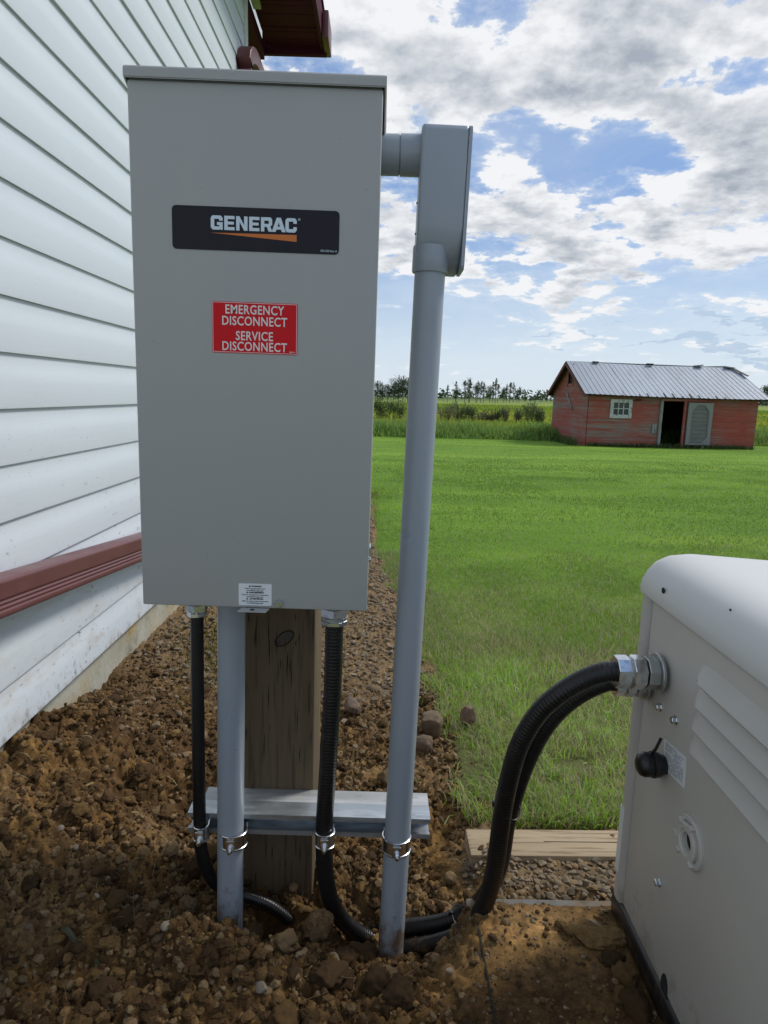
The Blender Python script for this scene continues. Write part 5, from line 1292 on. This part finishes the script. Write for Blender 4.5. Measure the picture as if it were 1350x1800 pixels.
def make_tree(seed, h, tall=True):
    rt_ = random.Random(seed); T = thing('field_tree', 'tree', 'tree', (0, 0, 0), group=TREEG)
    tr = bmesh.new(); bend = rt_.uniform(-.3, .3)
    me = tube([(0, 0, -.3), (bend*.3, 0, h*.3), (bend, 0, h*.62), (bend*.8, 0, h*.93)], h*.014, seg=6, step=h*.12); tr.from_mesh(me)
    for k in range(7):
        z_ = h*rt_.uniform(.4, .85); a = rt_.uniform(0, 6.28); l = h*rt_.uniform(.08, .2)
        me = tube([(bend*.8, 0, z_), (bend*.8+l*.5*math.cos(a), l*.5*math.sin(a), z_+l*.35), (bend*.8+l*math.cos(a), l*math.sin(a), z_+l*.8)], h*.005, seg=4, step=l*.4); tr.from_mesh(me)
    obj('trunk', tr, M['bark'], T)
    cl = []
    if tall:
        for k in range(11):
            t = rt_.random(); z_ = h*(.36+.60*t); w_ = h*.12*(1-.6*t)*rt_.uniform(.5, 1.3); a = rt_.uniform(0, 6.28); rad = h*.11*(1.1-t)
            cl.append(leafcloud(bend*.8+rad*math.cos(a), rad*math.sin(a), z_, w_, w_, h*rt_.uniform(.04, .08), 110, h*.012, TREEC, seed*31+k, .45))
    else:
        for k in range(12):
            z_ = h*rt_.uniform(.22, .82); a = rt_.uniform(0, 6.28); rad = h*.22*rt_.random(); cl.append(leafcloud(rad*math.cos(a), rad*math.sin(a), z_, h*.2, h*.2, h*.14, 220, h*.014, TREEC, seed*37+k, .4))
    leafobj('crown', cl, T); return T
def copy_thing(src, label=None):
    c = src.copy(); COL.objects.link(c)
    for ch in list(src.children):
        d = ch.copy(); COL.objects.link(d); d.parent = c
    if label: c['label'] = label
    return c
tall = [make_tree(s, 10, True) for s in (1, 2, 3, 4)]; brd = [make_tree(s, 10, False) for s in (11, 12, 13)]
used = set()
def place_tree(pool, px, top, base, Yd, label, group):
    k = random.randrange(len(pool)); src = pool[k]
    if id(src) in used: t = copy_thing(src)
    else: t = src; used.add(id(src))
    b = at(px, base, Y=Yd); tp = at(px, top, Y=Yd); t.location = b; s = (tp.z-b.z)/10; t.scale = (s*random.uniform(.85, 1.2), s, s); t.rotation_euler = (0, 0, random.uniform(0, 6.28)); t['label'] = label; t['group'] = group; return t
rng2 = random.Random(21)
ORD = ['first', 'second', 'third', 'fourth', 'fifth', 'sixth', 'seventh', 'eighth', 'ninth', 'tenth', 'eleventh', 'twelfth', 'thirteenth', 'fourteenth', 'fifteenth', 'sixteenth', 'seventeenth', 'eighteenth', 'nineteenth', 'twentieth', 'last']
for k_, (px, top) in enumerate(((781, 680), (786, 677), (799, 668), (803, 671), (817, 664), (822, 661), (828, 663), (834, 665), (841, 666), (847, 664), (852, 667), (858, 668), (865, 670), (872, 667), (876, 669), (882, 671), (888, 671), (894, 672), (900, 674), (906, 675), (913, 676))):
    place_tree(brd if k_ % 4 == 3 else tall, px+rng2.uniform(-3, 3), top+(7 if k_ % 4 == 3 else rng2.uniform(-3, 6)), 707, 195+rng2.uniform(-8, 8), ORD[k_]+' tree from the left in the horizon row left of the barn', TREEG)
for k_, (px, top, Yd) in enumerate(((663, 666, 150), (672, 670, 150), (682, 673, 148), (692, 668, 148), (700, 655, 150), (708, 657, 152), (716, 660, 150), (728, 668, 150))):
    place_tree(brd, px, top, 708, Yd, ORD[k_]+' dense dark tree from the left, between box and tall pipe', 'dense trees behind the tall pipe')
for k_, (px, top) in enumerate(((923, 694), (932, 694), (940, 693), (950, 694), (960, 692), (968, 694))):
    place_tree(brd, px, top, 708, 200, ORD[k_]+' low round tree from the left beside the barn gable on the horizon', 'low trees left of the barn')
for k_, (px, top, Yd) in enumerate(((1336, 690, 140), (1340, 674, 140), (1348, 671, 140), (1358, 676, 142))):
    place_tree(brd, px, top, 713, Yd, ORD[k_]+' dense tree from the left, on the horizon right of the barn', 'trees right of the barn')
for t in tall+brd:
    if id(t) not in used:
        for ch in list(t.children): bpy.data.objects.remove(ch)
        bpy.data.objects.remove(t)
# distant woods
cl = []
for k in range(150):
    x = -160+k*5.2+rng2.uniform(-2, 2); y = 560+rng2.uniform(-20, 20); cl.append(leafcloud(x, y, float(land_z(x, y))+3, 6, 6, rng2.uniform(3.5, 7), 34, 1.6, TREEC*1.3, 900+k, .1))
fw_ = leafobj('distant_woods', cl); fw_['kind'] = 'stuff'; fw_['label'] = 'low dark woods far off along the horizon'
# bushes
def bush(px, top, base, w_px, Yd, label, dense=1., cols=BUSHC, name='bush'):
    b = at(px, base, Y=Yd); tp = at(px, top, Y=Yd); h = tp.z-b.z; w_ = (at(px+w_px/2, base, Y=Yd)-b).length
    T = thing(name, label, 'bush', b, group='bushes on the field edge'); s = int(px*7+top); st = bmesh.new(); rr2 = random.Random(s)
    for k in range(9):
        x1_ = rr2.uniform(-w_, w_)*.9; me = tube([(x1_*.3, 0, -.1), (x1_*.6, rr2.uniform(-.2, .2), h*.5), (x1_, rr2.uniform(-.3, .3), h*rr2.uniform(.7, 1.0))], .018, seg=4, step=.3); st.from_mesh(me)
    obj('stem', st, M['bark'], T); cl = []
    for k in range(8): cl.append(leafcloud(rr2.uniform(-.6, .6)*w_, rr2.uniform(-.3, .3)*w_, h*rr2.uniform(.2, .68), w_*.5, w_*.45, h*.36, int(190*dense), .042*Yd/45, cols, s+k, .35))
    leafobj('foliage', cl, T); return T
DRY = np.array([[.20, .18, .11], [.16, .17, .09], [.24, .20, .14], [.12, .16, .07]])
for a in ((668, 698, 737, 40, 44, 'dark leafy bush partly behind the grey box edge', 1.3, TREEC*1.5), (697, 699, 737, 44, 45, 'dark leafy bush just left of the tall grey pipe', 1.3, TREEC*1.5),
          (783, 706, 739, 44, 44, 'brown twiggy bush just right of the tall grey pipe', .8, DRY), (806, 704, 739, 34, 45, 'tall narrow green bush second right of the tall pipe', 1., BUSHC),
          (826, 712, 740, 30, 45, 'low grey-green bush third right of the tall pipe', .8, BUSHC), (872, 716, 741, 26, 46, 'small leafy bush between two thin twiggy ones', .7, BUSHC), (910, 716, 741, 22, 46, 'small dry bush left of the rounded green bush', .6, DRY),
          (845, 718, 741, 34, 46, 'small thin twiggy bush midway between pipe and barn', .5, DRY), (862, 727, 741, 20, 46, 'lowest pale twiggy shrub midway between pipe and barn', .5, DRY), (888, 713, 741, 18, 45, 'thin upright twiggy bush left of the round bush', .5, DRY),
          (932, 705, 741, 36, 44, 'rounded green bush left of the barn gable', 1.1, BUSHC), (948, 715, 742, 20, 44, 'small green bush touching the barn gable corner', .9, BUSHC)):
    bush(*a)
# tall verge of weeds and yellow flowers between lawn and field
n = 60000; x = RNG.uniform(-4, 32, n); y = RNG.uniform(29.6, 35.5, n); z = land_z(x, y)
c = np.array([[.21, .33, .075]])*RNG.uniform(.6, 1.4, (n, 1)); c += np.array([.09, .09, .015])*sst(y, 31, 35)[:, None]
yl = (RNG.random(n) < .10*sst(y, 31.5, 34)+.01); c[yl] = np.array([.50, .44, .04])
blades('verge_weeds', x, y, z, RNG.uniform(.28, .70, n)*(1+.25*fbm(x*.5, y*.5, 2, 111))*sst(y, 29.2, 30.6), RNG.uniform(.04, .09, n), c, lean=.45, mtl=M['blade'], label='tall green verge with yellow flowers beyond the lawn')
n = 60000; x = RNG.uniform(-20, 110, n); y = 36+110*RNG.random(n)**1.5; z = land_z(x, y)
yy_ = sst(fbm(x*.03, y*.12, 3, 121), -.3, .6)[:, None]
c = (np.array([[.22, .33, .045]])*(1-yy_)+np.array([[.38, .40, .055]])*yy_)*RNG.uniform(.7, 1.2, (n, 1))
blades('crop_field', x, y, z, RNG.uniform(.25, .5, n), RNG.uniform(.10, .3, n), c, lean=.5, mtl=M['blade'], label='yellow green crop in the field beyond the verge')
# rank grass round the barn foot
n = 2600; t = RNG.random(n); side = RNG.random(n) < .3
x = np.where(side, cD.x-.15+RNG.normal(0, .12, n), cA.x+(cB.x-cA.x)*t); y = np.where(side, cA.y+(cD.y-cA.y)*t, 26.85+RNG.normal(0, .06, n))
blades('barn_weeds', x, y, land_z(x, y), RNG.uniform(.05, .25, n)*(1+.8*(side)), RNG.uniform(.01, .03, n), np.array([[.10, .14, .04]])*RNG.uniform(.6, 1.4, (n, 1)), lean=.5, mtl=M['blade'], label='weeds growing along the foot of the barn')
